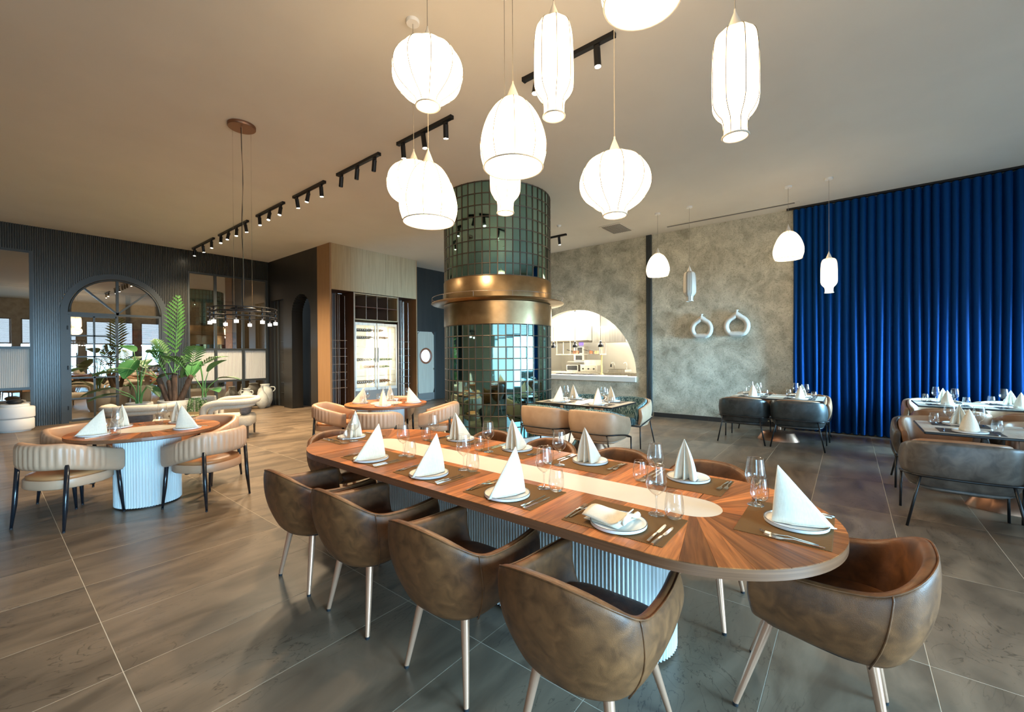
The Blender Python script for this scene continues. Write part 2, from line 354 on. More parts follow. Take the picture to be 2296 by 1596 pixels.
# ------------------------------------------------------------------ setting: floor with its tiles, ceiling, walls
X0, X1, Y0, Y1 = -3.5, 9.95, WIN_Y, 13.7
floor = struct(MB().box(((X0+14)/2, (Y0+16.6)/2, -.0508), (14-X0, 16.6-Y0, .1)).build('floor', 'grout'))
floor['label'] = 'dark slate tiled floor with pale grout lines'
tile0 = MB().rbox((0, 0, -.003), (1.1962, .5962, .006), .001, 1).build('tile', 'slate_tile', floor)
tile0.location = (.41+.6, 2.7+.3, 0)
rest = MB(); first = True
for i in range(-3, 9):
    for j in range(-11, 24):
        cx, cyy = .41+1.2*i+.6, 2.7+.6*j+.3-6*0
        cyy = 2.7-.6*0+.6*(j-5)+.3
        x0, x1, y0, y1 = max(cx-.6, X0), min(cx+.6, X1), max(cyy-.3, Y0), min(cyy+.3, Y1)
        if x1-x0 < .05 or y1-y0 < .05: continue
        full = x1-x0 > 1.19 and y1-y0 > .59
        d = fw.x*cx+fw.y*cyy; lat = R_.x*cx+R_.y*cyy
        vis = d > .3 and abs(lat) < d*1.25+.9
        if full and vis and d < 11.2:
            if abs(cx-tile0.location.x) < .01 and abs(cyy-tile0.location.y) < .01: continue
            share(tile0, 'tile', floor, (cx, cyy, 0))
        else:
            rest.box(((x0+x1)/2, (y0+y1)/2, -.003), (x1-x0-.003, y1-y0-.003, .006))
tag(rest.build('far_tiles', 'slate_tile', floor), kind='stuff')
ceil_o = struct(MB().box(((X0+14)/2, (Y0+16.6)/2, H+.05), (14-X0, 16.6-Y0, .1)).build('ceiling', 'ceiling_paint'))
# --- kitchen wall with the half-round hatch
KX, KC, KZ, KR = 9.95, 5.8, .92, 1.75
mb = MB(); mb.box((KX+.1, (Y0+KC-KR)/2, H/2), (.2, KC-KR-Y0, H)); mb.box((KX+.1, (KC+KR+10.82)/2, H/2), (.2, 10.82-KC-KR, H)); mb.box((KX+.1, KC, .79/2), (.2, 2*KR, .79))
NS = 48
for k in range(NS):
    a0, a1 = PI*k/NS, PI*(k+1)/NS; ya, yb = KC+KR*math.cos(a0), KC+KR*math.cos(a1); za, zb = KZ+KR*math.sin(a0), KZ+KR*math.sin(a1)
    mb.add([(KX, ya, za), (KX, yb, zb), (KX, yb, H), (KX, ya, H), (KX+.2, ya, za), (KX+.2, yb, zb), (KX+.2, yb, H), (KX+.2, ya, H)], [(0,1,2,3),(7,6,5,4),(0,4,5,1)])
mb.box((KX+.1, KC-KR+.0005, KZ-.065), (.2, .001, .13)); mb.box((KX+.1, KC+KR-.0005, KZ-.065), (.2, .001, .13))
wk = struct(mb.build('wall_right', 'mottled_plaster'))
struct(MB().rbox((KX+.085, KC, .855), (.27, 2*KR-.004, .125), .008, 2).build('trim_1', 'plaster_white'))          # hatch sill
tp = struct(MB().box((KX-.022, 3.72, H/2), (.044, .13, H)).build('trim_2', 'frame_paint'))                # dark upright on the wall
for k in (-.04, 0, .04): MB().box((KX-.05, 3.72+k, H/2), (.012, .018, H-.002)).build('rib', 'frame_paint', tp)
bb = struct(MB().box((KX-.006, 2.2, .05), (.012, 2.8, .10)).build('baseboard_right', 'grout'))
for k in range(5):
    if k == 0: b0 = MB().box((0, 0, 0), (.012, .597, .10)).build('tile', 'baseboard_stone', bb); b0.location = (KX-.018, .62+.3, .05)
    else: share(b0, 'tile', bb, (KX-.018, .92+.6*k, .05))
bb2 = struct(MB().box((KX-.012, 5.8, .05), (.024, 3.9, .10)).build('baseboard_hatch', 'baseboard_stone'))
# --- far left wall: dark vertical slats around glazing
LY = 13.7
AX, AZ, AR = 2.045, 2.5, .945
def spans(x):
    """solid z spans of the left wall at x"""
    if -2.2 < x < .70: return [(3.76, H)]
    if abs(x-AX) < AR: return [(AZ+math.sqrt(AR*AR-(x-AX)**2), H)]
    if 3.42 < x < 5.38: return [(3.74, H)]
    return [(0, H)]
mb = MB(); x = X0
cuts = [X0, -2.2, .70, AX-AR] + [AX-AR*math.cos(PI*k/32) for k in range(1, 32)] + [AX+AR, 3.42, 5.38, 5.43]
for a, b in zip(cuts, cuts[1:]):
    for z0, z1 in spans((a+b)/2): mb.box(((a+b)/2, LY+.09, (z0+z1)/2), (b-a, .12, z1-z0))
wl = struct(mb.build('wall_left', 'slat_paint'))
mb = MB(); x = X0+.03
while x < 5.42:
    for z0, z1 in spans(x):
        for za, zb in (((z0, 2.452), (2.458, z1)) if z0 < 2.4 else ((z0+.004, z1),)):
            mb.add([(x-.015, LY+.032, za), (x-.010, LY, za), (x+.010, LY, za), (x+.015, LY+.032, za), (x-.015, LY+.032, zb), (x-.010, LY, zb), (x+.010, LY, zb), (x+.015, LY+.032, zb)], [(0,1,5,4),(1,2,6,5),(2,3,7,6),(0,3,2,1),(4,5,6,7)])
    x += .034
tag(mb.build('slats', 'slat_paint', wl), kind='stuff')
# arched frame with half-round fanlight and a glazed door leaf
wa = thing('window_2', None, None); wa['kind'] = 'structure'
mb = MB()
arc = lambda r, n=40: [(AX+r*math.cos(PI*k/n), AZ+r*math.sin(PI*k/n)) for k in range(n+1)]
secs = []
for (xo, zo), (xi, zi) in zip([(AX+AR, 0)]+arc(AR)+[(AX-AR, 0)], [(AX+.825, 0)]+arc(.825)+[(AX-.825, 0)]):
    secs.append([(xo, LY-.03, zo), (xi, LY-.03, zi), (xi, LY+.12, zi), (xo, LY+.12, zo)])
mb.loft(secs, True, True); mb.build('surround', 'frame_paint', wa)
mb = MB().tube([(px, LY-.01, pz) for px, pz in arc(.80, 30)], .022, 6); mb.build('arch_bar', 'frame_paint', wa, True)
def bar(p0, p1, w=.045, parent=wa, name='glazing_bar', d=.05, mat='frame_paint', y=LY+.01):
    (xa, za), (xb, zb) = p0, p1; L_ = math.hypot(xb-xa, zb-za); nx, nz = -(zb-za)/L_*w/2, (xb-xa)/L_*w/2
    q = [(xa+nx, za+nz), (xb+nx, zb+nz), (xb-nx, zb-nz), (xa-nx, za-nz)]
    return MB().loft([[(px, y-d/2, pz) for px, pz in q], [(px, y+d/2, pz) for px, pz in q]], True, True).build(name, mat, parent)
bar((AX-.825, 2.475), (AX+.825, 2.475), .055); bar((AX, 2.475), (AX, 3.31), .05); bar((AX, 2.5), (AX-.57, 3.07), .038); bar((AX, 2.5), (AX+.57, 3.07), .038)
bar((AX+.80, .02), (AX+.80, 2.45), .05)
dl = struct(MB().box((1.24, LY-.012, 1.24), (.05, .04, 2.40)).build('door_1', 'frame_paint'))
bar((2.03, .04), (2.03, 2.44), .05, dl, 'stile', y=LY-.012); bar((1.64, .06), (1.64, 2.42), .032, dl, y=LY-.012)
for z in (.055, .54, 1.01, 1.49, 1.97, 2.42): bar((1.26, z), (2.02, z), .035 if .1 < z < 2.4 else .05, dl, 'rail', y=LY-.012)
for k in (.3, 1.2, 2.1): MB().cyl((1.212, LY-.03, k), (1.212, LY-.03, k+.09), .012).build('hinge', 'black_metal', dl)
for r_ in range(5):
    for c_ in range(2):
        zs = (.055, .54, 1.01, 1.49, 1.97, 2.42)
        MB().box((1.45+.39*c_, LY-.008, (zs[r_]+zs[r_+1])/2), (.37, .006, zs[r_+1]-zs[r_]-.03)).build('pane', 'window_glass', dl)
MB().box((2.44, LY+.012, 1.24), (.76, .006, 2.4)).build('pane', 'window_glass', wa)
secs = [[(px, LY+.012, pz), (px, LY+.018, pz)] for px, pz in arc(.80, 24)]
poly = arc(.80, 24); n = len(poly)
MB().add([(px, LY+.012, pz) for px, pz in poly], [tuple(range(n))]).build('fanlight_pane', 'window_glass', wa)
def side_window(name, xa, xb, top, r1, r2, mull):
    w = thing(name, None, None); w['kind'] = 'structure'
    bar((xa+.02, 0), (xa+.02, top), .045, w, 'frame_post', .058); bar((xb-.02, 0), (xb-.02, top), .05, w, 'frame_post', .058); bar((xa, top-.02), (xb, top-.02), .05, w, 'frame_head')
    bar((xa, .03), (xb, .03), .06, w, 'frame_sill')
    for z in (r1, r2): bar((xa, z), (xb, z), .055, w, 'rail')
    for q in mull: bar((q, 0), (q, top), .06, w, 'mullion', .058)
    es = [xa]+list(mull)+[xb]
    for a, b in zip(es, es[1:]):
        for z0, z1 in ((0.06, r2-.03), (r1+.03, top-.05)): MB().box(((a+b)/2, LY+.02, (z0+z1)/2), (b-a-.06, .006, z1-z0)).build('pane', 'window_glass', w)
        mb = MB(); k = a+.03; pts = []
        while k < b-.03: pts.append((k, LY+.012 if len(pts) % 2 else LY+.022)); k += .0125
        mb.loft([[(px, py, r2+.028) for px, py in pts], [(px, py, r1-.028) for px, py in pts]], False, False)
        mb.build('fluted_pane', 'fluted_glass', w)
side_window('window_1', -2.2, .70, 3.76, 1.69, .82, (-1.2, -.25)); side_window('window_3', 3.42, 5.38, 3.74, 1.67, .79, (4.05, 4.73))
# lounge seen through the glazing
wbk = struct(MB().box((1, 16.65, H/2), (9.2, .1, H)).build('wall_lounge', 'wall_beige'))
struct(MB().box((X0-.05, 15.2, H/2), (.1, 2.8, H)).build('wall_lounge_left', 'wall_sand')); struct(MB().box((5.5, 15.25, H/2), (.1, 2.8, H)).build('wall_lounge_right', 'wall_sand'))
lt = struct(MB().box((1, 16.57, 3.32), (9, .06, .07)).build('trim_3', 'frame_paint'))
for k in (-1.6, -.1, 1.5, 2.7, 3.4, 3.95, 4.55, 5.05): MB().box((k, 16.56, 1.64), (.09, .07, 3.28)).build('post', 'frame_paint', lt)
MB().box((1, 16.57, .86), (9, .05, .05)).build('rail', 'frame_paint', lt)
for xx, ww, lb in ((2.72, .95, 'red and orange abstract painting seen through the arched glazing'), (4.98, .9, 'red and brown abstract painting seen through the glazing beside the urns')):
    p = thing('painting', lb, 'painting', (xx+.25, 16.45, 1.95)); MB().box((0, 0, 0), (ww, .04, .62)).build('canvas', 'abstract_painting', p)
    for a, b in (((0, .32), (ww+.04, .03)), ((0, -.32), (ww+.04, .03)), ((ww/2, 0), (.03, .64)), ((-ww/2, 0), (.03, .64))): MB().box((a[0], 0, a[1]), (b[0], .05, b[1])).build('frame', 'niche_wood', p)
for k, xx in enumerate((1.9, 4.0)):
    dn = thing('downlight', ('small downlight behind the arched fanlight', 'small downlight behind the window beside the urns')[k], 'downlight', (xx, 15.0, H))
    MB().lathe([(.0, -.02), (.05, -.02), (.055, 0)], 16).build('lens', 'lamp_disc', dn)
    MB().lathe([(.055, -.001), (.075, -.012), (.08, 0)], 16).build('trim_ring', 'white_paint', dn)
    pl = bpy.data.lights.new('downlight_lamp', 'SPOT'); pl.energy = 60; pl.color = (1, .78, .5); pl.spot_size = 2.2; pl.shadow_soft_size = .08
    po = bpy.data.objects.new('downlight_lamp', pl); COL.objects.link(po); po.location = (0, 0, -.06); po.parent = dn
# --- dark panelled wall beside the wine cabinet, with an arched niche and a narrow door
DX = 5.43
NY, NZ, NR = 11.66, 2.62, .54
mb = MB(); cutsY = [10.74, NY-NR]+[NY-NR*math.cos(PI*k/20) for k in range(1, 20)]+[NY+NR, 12.72, 13.55, 13.79]
for a, b in zip(cutsY, cutsY[1:]):
    ym = (a+b)/2
    z0 = NZ+math.sqrt(max(0, NR*NR-(ym-NY)**2)) if abs(ym-NY) < NR else (3.12 if 12.72 < ym < 13.55 else 0)
    mb.box((DX+.15, ym, (z0+H)/2), (.3, b-a, H-z0))
wd = struct(mb.build('wall_dark', 'dark_panel'))
struct(MB().box((DX+.6, 12.32, H/2), (.05, 2.9, H)).build('wall_niche', 'dark_panel'))
struct(MB().box((DX+.45, 11.35, 1.35), (.25, .16, 2.7)).build('trim_4', 'niche_wood'))
d2 = struct(MB().box((DX+.12, 13.13, 1.56), (.05, .82, 3.11)).build('door_2', 'dark_panel'))
for k in (-.38, .12, .38): MB().box((DX+.08, 13.13+k, 1.56), (.03, .05, 3.1)).build('stile', 'frame_paint', d2)
for z in (.4, .7, 1.0, 1.3, 1.6, 1.9): MB().box((DX+.085, 12.95, z), (.02, .30, .015)).build('rail', 'frame_paint', d2)
MB().cyl((DX+.05, 12.86, .95), (DX+.05, 12.86, 1.25), .01).build('handle', 'bronze_dark', d2)
# --- wall behind with the porthole door
wb = MB(); wb.box((8.4, 10.9, H/2), (.62, .16, H)); wb.box((9.78, 10.9, H/2), (.74, .16, H)); wb.box((9.06, 10.9, (2.24+H)/2), (.70, .16, H-2.24))
wb = struct(wb.build('wall_back', 'dark_panel'))
d3 = thing('door_3', None, None, (9.06, 10.84, 0)); d3['kind'] = 'structure'
mb = MB(); PR, PZ = .215, 1.45; NN = 40
outer = []
for k in range(NN):
    a = 2*PI*k/NN; c_, s_ = math.cos(a), math.sin(a); t = min(.345/abs(c_) if abs(c_) > 1e-6 else 9, (.785 if s_ > 0 else 1.44)/abs(s_) if abs(s_) > 1e-6 else 9); outer.append((c_*t, PZ+s_*t))
inner = [(PR*math.cos(2*PI*k/NN), PZ+PR*math.sin(2*PI*k/NN)) for k in range(NN)]
mb.loft([[(x, -.025, z) for x, z in inner], [(x, -.025, z) for x, z in outer], [(x, .025, z) for x, z in outer], [(x, .025, z) for x, z in inner], [(x, -.025, z) for x, z in inner]], True, False)
mb.build('leaf', 'grey_wood', d3)
MB().box((0, -.03, .125), (.69, .012, .23)).build('kick_plate', 'grey_kick', d3)
MB().add(*(lambda q: (q, [(i, (i+1) % NN, NN+(i+1) % NN, NN+i) for i in range(NN)]+[(NN+i, NN+(i+1) % NN, 2*NN+(i+1) % NN, 2*NN+i) for i in range(NN)]))([(r*math.cos(2*PI*k/NN), y, PZ+r*math.sin(2*PI*k/NN)) for r, y in ((.262, -.03), (.235, -.052), (.20, -.03)) for k in range(NN)])).build('porthole_ring', 'red_ring', d3, True)
MB().add([(.205*math.cos(2*PI*k/NN), 0, PZ+.205*math.sin(2*PI*k/NN)) for k in range(NN)], [tuple(range(NN))]).build('porthole_pane', 'case_glass', d3)
MB().box((.30, -.045, 1.02), (.03, .03, .06)).build('door_lock', 'steel', d3)
for sx in (-.365, .365): MB().box((sx, -.01, 1.12), (.04, .09, 2.24)).build('jamb', 'frame_paint', d3)
struct(MB().box((9.4, 12.6, H/2), (1.2, .1, H)).build('wall_service', 'kitchen_white'))
pl = bpy.data.lights.new('service_lamp', 'POINT'); pl.energy = 9; pl.shadow_soft_size = .2; po = bpy.data.objects.new('service_lamp', pl); COL.objects.link(po); po.location = (9.4, 11.7, 2.6)
struct(MB().box((8.1, 11.8, H/2), (.05, 1.6, H)).build('wall_service_left', 'dark_panel'))
# --- walls behind the camera: window bays with blinds
mb = MB(); edges = [X0]+[v for b in BAYS for v in (b[0], b[1])]+[X1+.2]
for k in range(0, len(edges), 2): mb.box(((edges[k]+edges[k+1])/2, Y0-.1, H/2), (edges[k+1]-edges[k], .2, H))
for a, b, z0, z1 in BAYS: mb.box(((a+b)/2, Y0-.1, (3.35+H)/2), (b-a, .2, H-3.35)); mb.box(((a+b)/2, Y0-.1, z0/2), (b-a, .2, z0))
struct(mb.build('wall_front', 'stone_wall'))
for i, (a, b, z0, z1) in enumerate(BAYS):
    w = thing('window_%d' % (i+4), None, None); w['kind'] = 'structure'
    for xx in (a+.03, b-.03, (a+b)/2): MB().box((xx, Y0-.12, (z0+3.35)/2), (.05, .06, 3.35-z0)).build('mullion', 'frame_paint', w)
    for zz in (z0+.03, 3.32, z1): MB().box(((a+b)/2, Y0-.12, zz), (b-a, .06, .05)).build('rail', 'frame_paint', w)
    mb = MB()
    z = z1+.04
    while z < 3.28: mb.box(((a+b)/2, Y0-.05, z), (b-a-.06, .045, .012)); z += .055
    tag(mb.build('blind_slats', 'blind_slat', w), kind='stuff')
mb = MB().box((X0-.1, (WBAY[1]+Y1)/2, H/2), (.2, Y1-WBAY[1], H)); mb.box((X0-.1, (Y0+WBAY[0])/2, H/2), (.2, WBAY[0]-Y0, H)); mb.box((X0-.1, (WBAY[0]+WBAY[1])/2, WBAY[2]/2), (.2, WBAY[1]-WBAY[0], WBAY[2])); mb.box((X0-.1, (WBAY[0]+WBAY[1])/2, (3.35+H)/2), (.2, WBAY[1]-WBAY[0], H-3.35))
struct(mb.build('wall_side', 'wall_sand'))
w = thing('window_10', None, None); w['kind'] = 'structure'
for yy in (WBAY[0]+.03, WBAY[1]-.03, (WBAY[0]+WBAY[1])/2): MB().box((X0-.12, yy, 1.85), (.06, .05, 3.0)).build('mullion', 'frame_paint', w)
for zz in (WBAY[2]+.03, WBAY[3], 3.32): MB().box((X0-.12, (WBAY[0]+WBAY[1])/2, zz), (.06, WBAY[1]-WBAY[0], .05)).build('rail', 'frame_paint', w)
mb = MB(); z = WBAY[3]+.04
while z < 3.28: mb.box((X0-.05, (WBAY[0]+WBAY[1])/2, z), (.045, WBAY[1]-WBAY[0]-.06, .012)); z += .055
tag(mb.build('blind_slats', 'blind_slat', w), kind='stuff')
# ------------------------------------------------------------------ blue curtain along the right wall
cur = thing('curtain', 'floor-length royal blue velvet curtain in deep pleats along the wall', 'curtain', (KX-.10, .85, 0))
mb = MB(); top = []; bot = []; random.seed(3)
y = 0.0; pts = []; ph = 0.0
ks = []
while y > -4.35:
    w = random.uniform(.085, .135); amp = random.uniform(.05, .085); ks.append((y, w, amp)); y -= w
prof = []
for (yy, w, amp) in ks:
    for q in range(8):
        t = q/8; prof.append((-.0+amp*math.cos(2*PI*t), yy-w*t+.012*math.sin(2*PI*t)*1.2))
secs = []
for zi in range(9):
    z = .015+(H-.05-.015)*zi/8; k = 1+.25*(1-zi/8)
    secs.append([(px*k*(.75 if zi == 8 else 1), py+.012*math.sin(py*9+zi*.7)*(1-zi/8), z) for px, py in prof])
mb.loft(secs, False, False); mb.build('fabric', 'blue_velvet', cur, True)
MB().box((0, -2.15, H-.018), (.06, 4.5, .036)).build('curtain_track', 'black_metal', cur)
# ------------------------------------------------------------------ mirrored round column
CX, CYc = (lambda D, px: (fw.x*D+R_.x*(px-1148)/F*D, fw.y*D+R_.y*(px-1148)/F*D))(7.78, 1117)
CR = .955
colm = thing('round_column', 'round column clad in small green mirror tiles with a wide bronze band', 'column', (CX, CYc, 0))
MB().lathe([(CR-.03, 0), (CR-.03, H)], 60).build('core', 'bronze_dark', colm)
MB().lathe([(CR-.02, 0), (CR+.03, 0), (CR+.03, .10), (CR+.02, .11), (CR-.02, .11)], 72).build('plinth', 'plaster_white', colm, True, auto=40)
MB().lathe([(CR-.02, 1.99), (CR+.025, 1.99), (CR+.025, 2.365), (CR-.02, 2.365)], 96).build('lower_band', 'bronze', colm, True, auto=40)
MB().lathe([(CR-.02, 2.41), (CR+.025, 2.41), (CR+.025, 2.76), (CR+.015, 2.775), (CR-.02, 2.775)], 96).build('upper_band', 'bronze', colm, True, auto=40)
MB().lathe([(CR-.02, 2.37), (1.19, 2.385), (1.205, 2.395), (1.19, 2.41), (CR-.02, 2.408)], 96).build('ledge', 'bronze', colm, True, auto=50)
rl = MB().tube([(1.19*math.cos(2*PI*k/90), 1.19*math.sin(2*PI*k/90), 2.49) for k in range(90)], .0045, 6, True).build('guard_rail', 'steel_bronze_rod', colm, True)
ang0 = math.atan2(-CYc, -CX)
for k in range(12):
    a = ang0+2*PI*(k+.37)/12; MB().cyl((1.19*math.cos(a), 1.19*math.sin(a), 2.40), (1.19*math.cos(a), 1.19*math.sin(a), 2.49), .004, n=6).build('rail_post', 'steel_bronze_rod', rl)
NC = 48; dA = 2*PI/NC
def tile_rows(z0, z1, nrow): h = (z1-z0)/nrow; return [(z0+h*(k+.5), h) for k in range(nrow)]
lower = tile_rows(.115, 1.985, 10); upper = tile_rows(2.78, H-.01, 8)
tw = 2*CR*math.tan(dA/2)
protos = {}; rest = MB(); random.seed(11)
for rows in (lower, upper):
    for zc, hh in rows:
        for c_ in range(NC):
            da = (c_+.5)*dA; da = (da+PI) % (2*PI)-PI; a = ang0+da
            if abs(da) < 8.05*dA:
                key = round(hh, 4)
                if key not in protos:
                    o = MB().rbox((0, 0, 0), (.006, tw-.016, hh-.016), .002, 1).build('mirror_tile', 'tinted_mirror', colm); protos[key] = o
                    o.location = (CR*math.cos(a), CR*math.sin(a), zc); o.rotation_euler = (0, random.gauss(0, .002), a+random.gauss(0, .004))
                else:
                    share(protos[key], 'mirror_tile', colm, (CR*math.cos(a), CR*math.sin(a), zc), rot=(0, random.gauss(0, .002), a+random.gauss(0, .004)))
            else:
                rest.box((CR*math.cos(a), CR*math.sin(a), zc), (.006, tw-.016, hh-.016), a)
tag(rest.build('side_mirror_tiles', 'tinted_mirror', colm), kind='stuff')
vb = {}
for rows, z0, z1 in ((lower, .11, 1.99), (upper, 2.775, H)):
    key = z0
    for c_ in range(NC):
        a = ang0+c_*dA; p = ((CR+.006)*math.cos(a), (CR+.006)*math.sin(a), (z0+z1)/2)
        if key not in vb: vb[key] = MB().box((0, 0, 0), (.02, .015, z1-z0)).build('upright', 'bronze_dark', colm); vb[key].location = p; vb[key].rotation_euler.z = a
        else: share(vb[key], 'upright', colm, p, a)
    hh = rows[0][1]
    for k in range(len(rows)+1):
        z = rows[0][0]-hh/2+hh*k
        MB().lathe([(CR+.014, z-.006), (CR+.016, z), (CR+.014, z+.006), (CR-.005, z+.006), (CR-.005, z-.006), (CR+.014, z-.006)], NC*2).build('ring', 'bronze_dark', colm)
# ------------------------------------------------------------------ wine cabinet
wc = thing('wine_cabinet', 'tall oak-clad wine cabinet with glowing glass fridge and rod racks', 'cabinet', (0, 10.1, 0))
MB().box((5.443, .32, H/2), (.036, .64, H-.002)).build('side_panel', 'oak_side', wc)
MB().box((5.429, .004, H/2), (.012, .012, H-.004)).build('corner_trim', 'steel_bronze_rod', wc)
MB().box((8.12, .35, H/2), (.03, .70, H-.002)).build('side_panel', 'oak_side', wc)
for k in range(5):
    w_ = (8.105-5.461)/5; MB().box((5.461+w_*(k+.5), .02, (3.145+H)/2), (w_-.003, .04, H-3.145-.002)).build('top_panel', 'oak_pale', wc)
MB().box((6.783, .69, 1.58), (2.644, .02, 3.14)).build('back_panel', 'niche_wood', wc)
MB().box((6.783, .33, 3.155), (2.64, .60, .02)).build('niche_ceiling', 'niche_wood', wc)
for xx in (6.085, 7.465): MB().box((xx, .35, 1.57), (.03, .66, 3.135)).build('partition', 'niche_wood', wc); MB().box((xx, .012, 1.57), (.03, .012, 3.13)).build('edge_trim', 'steel_bronze_rod', wc)
# pigeonhole rack
pr = MB().box((6.775, .60, 2.775), (1.35, .03, .69)).build('pigeonhole_back', 'box_wood', wc)
for k in range(5): MB().box((6.105+1.34*k/4, .30, 2.775), (.022 if k in (0, 4) else .012, .57, .69)).build('divider', 'oak_pale' if k in (0, 4) else 'steel_bronze_rod', wc)
for z in (2.435, 2.775, 3.115): MB().box((6.775, .30, z), (1.34, .57, .026 if z != 2.775 else .012)).build('shelf', 'oak_pale' if z != 2.775 else 'box_wood', wc)
# rod racks in both niches
for x0 in (5.49, 7.50):
    ins = (0, .055, .11, .17, .235, .31)
    for k, (a, b) in enumerate(((.02, .13), (.075, .26), (.19, .38))):
        dz = 3.08-.03*k; yy = .10+.05*(k % 2)
        MB().tube([(x0+a, yy, .06), (x0+a, yy, dz), (x0+b, yy, dz), (x0+b, yy, .06)], .007, 6).build('upright_rod', 'steel_bronze_rod', wc)
    for k in range(7): MB().tube([(x0-.02, .07, .65+.203*k), (x0+.42, .07, .65+.203*k)], .007, 6).build('cross_rod', 'steel_bronze_rod', wc); MB().tube([(x0-.02, .20, .65+.203*k), (x0+.42, .20, .65+.203*k)], .006, 6).build('cross_rod', 'steel_bronze_rod', wc)
MB().box((6.775, .06, .27), (1.34, .03, .54)).build('plinth_panel', 'grey_kick', wc)
# glazed fridge in the middle
fr = thing('wine_fridge', 'double-door glass wine fridge, brightly lit, holding rows of bottles', 'fridge', (6.775, 10.16, .54))
MB().box((0, .40, .90), (1.30, .03, 1.76)).build('back_light', 'fridge_glow', fr)
for xx in (-.58, -.04, .12, .58): MB().cyl((xx, .37, .12), (xx, .37, 1.70), .014).build('light_tube', 'fridge_tube', fr)
for sx in (-.655, .655): MB().box((sx, .21, .905), (.02, .40, 1.80)).build('side_wall', 'brushed_steel', fr)
for z in (.02, 1.80): MB().box((0, .21, z), (1.30, .40, .04)).build('shell_panel', 'brushed_steel', fr)
for k in range(8): MB().box((0, .20, .18+.20*k), (1.26, .30, .008)).build('shelf', 'steel', fr)
for sx in (-1, 1):
    dr = MB().box((sx*.335, -.01, .04), (.64, .035, .08)).build('door', 'brushed_steel', fr)
    MB().box((sx*.335, -.01, 1.78), (.64, .035, .07)).build('rail', 'brushed_steel', dr); MB().box((sx*.635, -.01, .91), (.04, .035, 1.68)).build('stile', 'brushed_steel', dr); MB().box((sx*.04, -.01, .91), (.05, .035, 1.68)).build('stile', 'brushed_steel', dr)
    MB().box((sx*.335, -.005, .91), (.56, .006, 1.66)).build('pane', 'case_glass', dr); MB().cyl((sx*.045, -.05, .75), (sx*.045, -.05, 1.15), .012).build('handle', 'steel', dr)
bott = {}
def bottle(x, z, mt, label):
    if mt not in bott:
        o = MB().lathe([(.0005, 0), (.036, 0), (.038, .01), (.038, .18), (.030, .21), (.014, .235), (.014, .29), (.0005, .29)], 12).build('wine_bottle', mt); o.rotation_euler.x = PI/2; bott[mt] = o
    else: o = bott[mt].copy(); COL.objects.link(o)
    o.location = (x, 10.42, z+.045)
    tag(o, label, 'bottle', 'bottles lying in the wine fridge')
rown = {0: 'lowest', 2: 'third lowest', 3: 'middle', 6: 'second highest', 7: 'highest'}
for row, z, mts in ((0, .72, [('foil_grey', -.57, 9, .06), ('bottle_amber', .09, 5, .08)]), (2, 1.12, [('bottle_amber', -.20, 3, .08), ('bottle_green', .20, 3, .09)]), (3, 1.32, [('foil_grey', -.57, 5, .07), ('bottle_green', .10, 6, .075), ('bottle_green', -.15, 1, .1)]), (6, 1.92, [('foil_grey', -.57, 8, .065), ('bottle_amber', .10, 4, .08)]), (7, 2.12, [('foil_grey', -.57, 8, .065), ('bottle_amber', .10, 2, .09)])):
    for mt, x0, n_, st in mts:
        for k in range(n_): bottle(6.775+x0+k*st, z+.004, mt, '%s %s bottle from the left on the %s stocked fridge shelf' % (('first', 'second', 'third', 'fourth', 'fifth', 'sixth', 'seventh', 'eighth', 'ninth')[k], {'foil_grey': 'silver-capped', 'bottle_amber': 'amber', 'bottle_green': 'green'}[mt] if x0 != -.15 else 'lone green', rown[row]))
# ------------------------------------------------------------------ kitchen behind the hatch
kit = [((12.0, 8.6, 1.7), (3.7, .1, 3.4)), ((12.0, 3.0, 1.7), (3.7, .1, 3.4)), ((13.8, 5.8, 1.7), (.1, 5.7, 3.4))]
for k, (c, d) in enumerate(kit): struct(MB().box(c, d).build('wall_kitchen_%d' % (k+1), 'kitchen_white'))
struct(MB().box((12.0, 5.8, 3.05), (3.7, 5.7, .08)).build('ceiling_kitchen', 'kitchen_white'))
for k, yy in enumerate((4.6, 7.2)):
    kp = thing('ceiling_panel_light', ('square light panel in the kitchen ceiling near the sink', 'square light panel in the kitchen ceiling near the oven')[k], 'light', (11.3, yy, 3.0))
    MB().box((0, 0, 0), (1.1, 1.1, .02)).build('diffuser', 'kitchen_panel', kp); MB().box((0, 0, .006), (1.16, 1.16, .014)).build('frame', 'white_paint', kp)
hd = thing('extractor_hood', 'large stainless steel extractor hood over the kitchen range', 'hood', (0, 0, 0))
MB().add([(11.5, 6.2, 1.90), (11.5, 8.45, 1.90), (12.9, 8.45, 1.90), (12.9, 6.2, 1.90), (11.5, 6.2, 2.36), (11.5, 8.45, 2.36), (12.9, 8.45, 2.36), (12.9, 6.2, 2.36)], [(0,1,5,4),(1,2,6,5),(2,3,7,6),(3,0,4,7),(4,5,6,7)]).build('canopy', 'brushed_steel', hd)
MB().add([(11.75, 5.1, 1.84), (11.75, 6.19, 1.84), (12.9, 6.19, 1.84), (12.9, 5.1, 1.84), (11.75, 5.1, 2.30), (11.75, 6.19, 2.34), (12.9, 6.19, 2.34), (12.9, 5.1, 2.30)], [(0,1,5,4),(1,2,6,5),(2,3,7,6),(3,0,4,7),(4,5,6,7),(3,2,1,0)]).build('side_canopy', 'brushed_steel', hd)
MB().box((12.2, 7.3, 2.68), (.9, 1.8, .60)).build('duct', 'kitchen_white', hd); MB().box((12.2, 7.3, 1.885), (1.3, 2.2, .03)).build('filter', 'bronze_dark', hd)
ks = thing('hanging_shelf', 'steel pot shelf hanging below the extractor hood', 'shelf', (0, 0, 0))
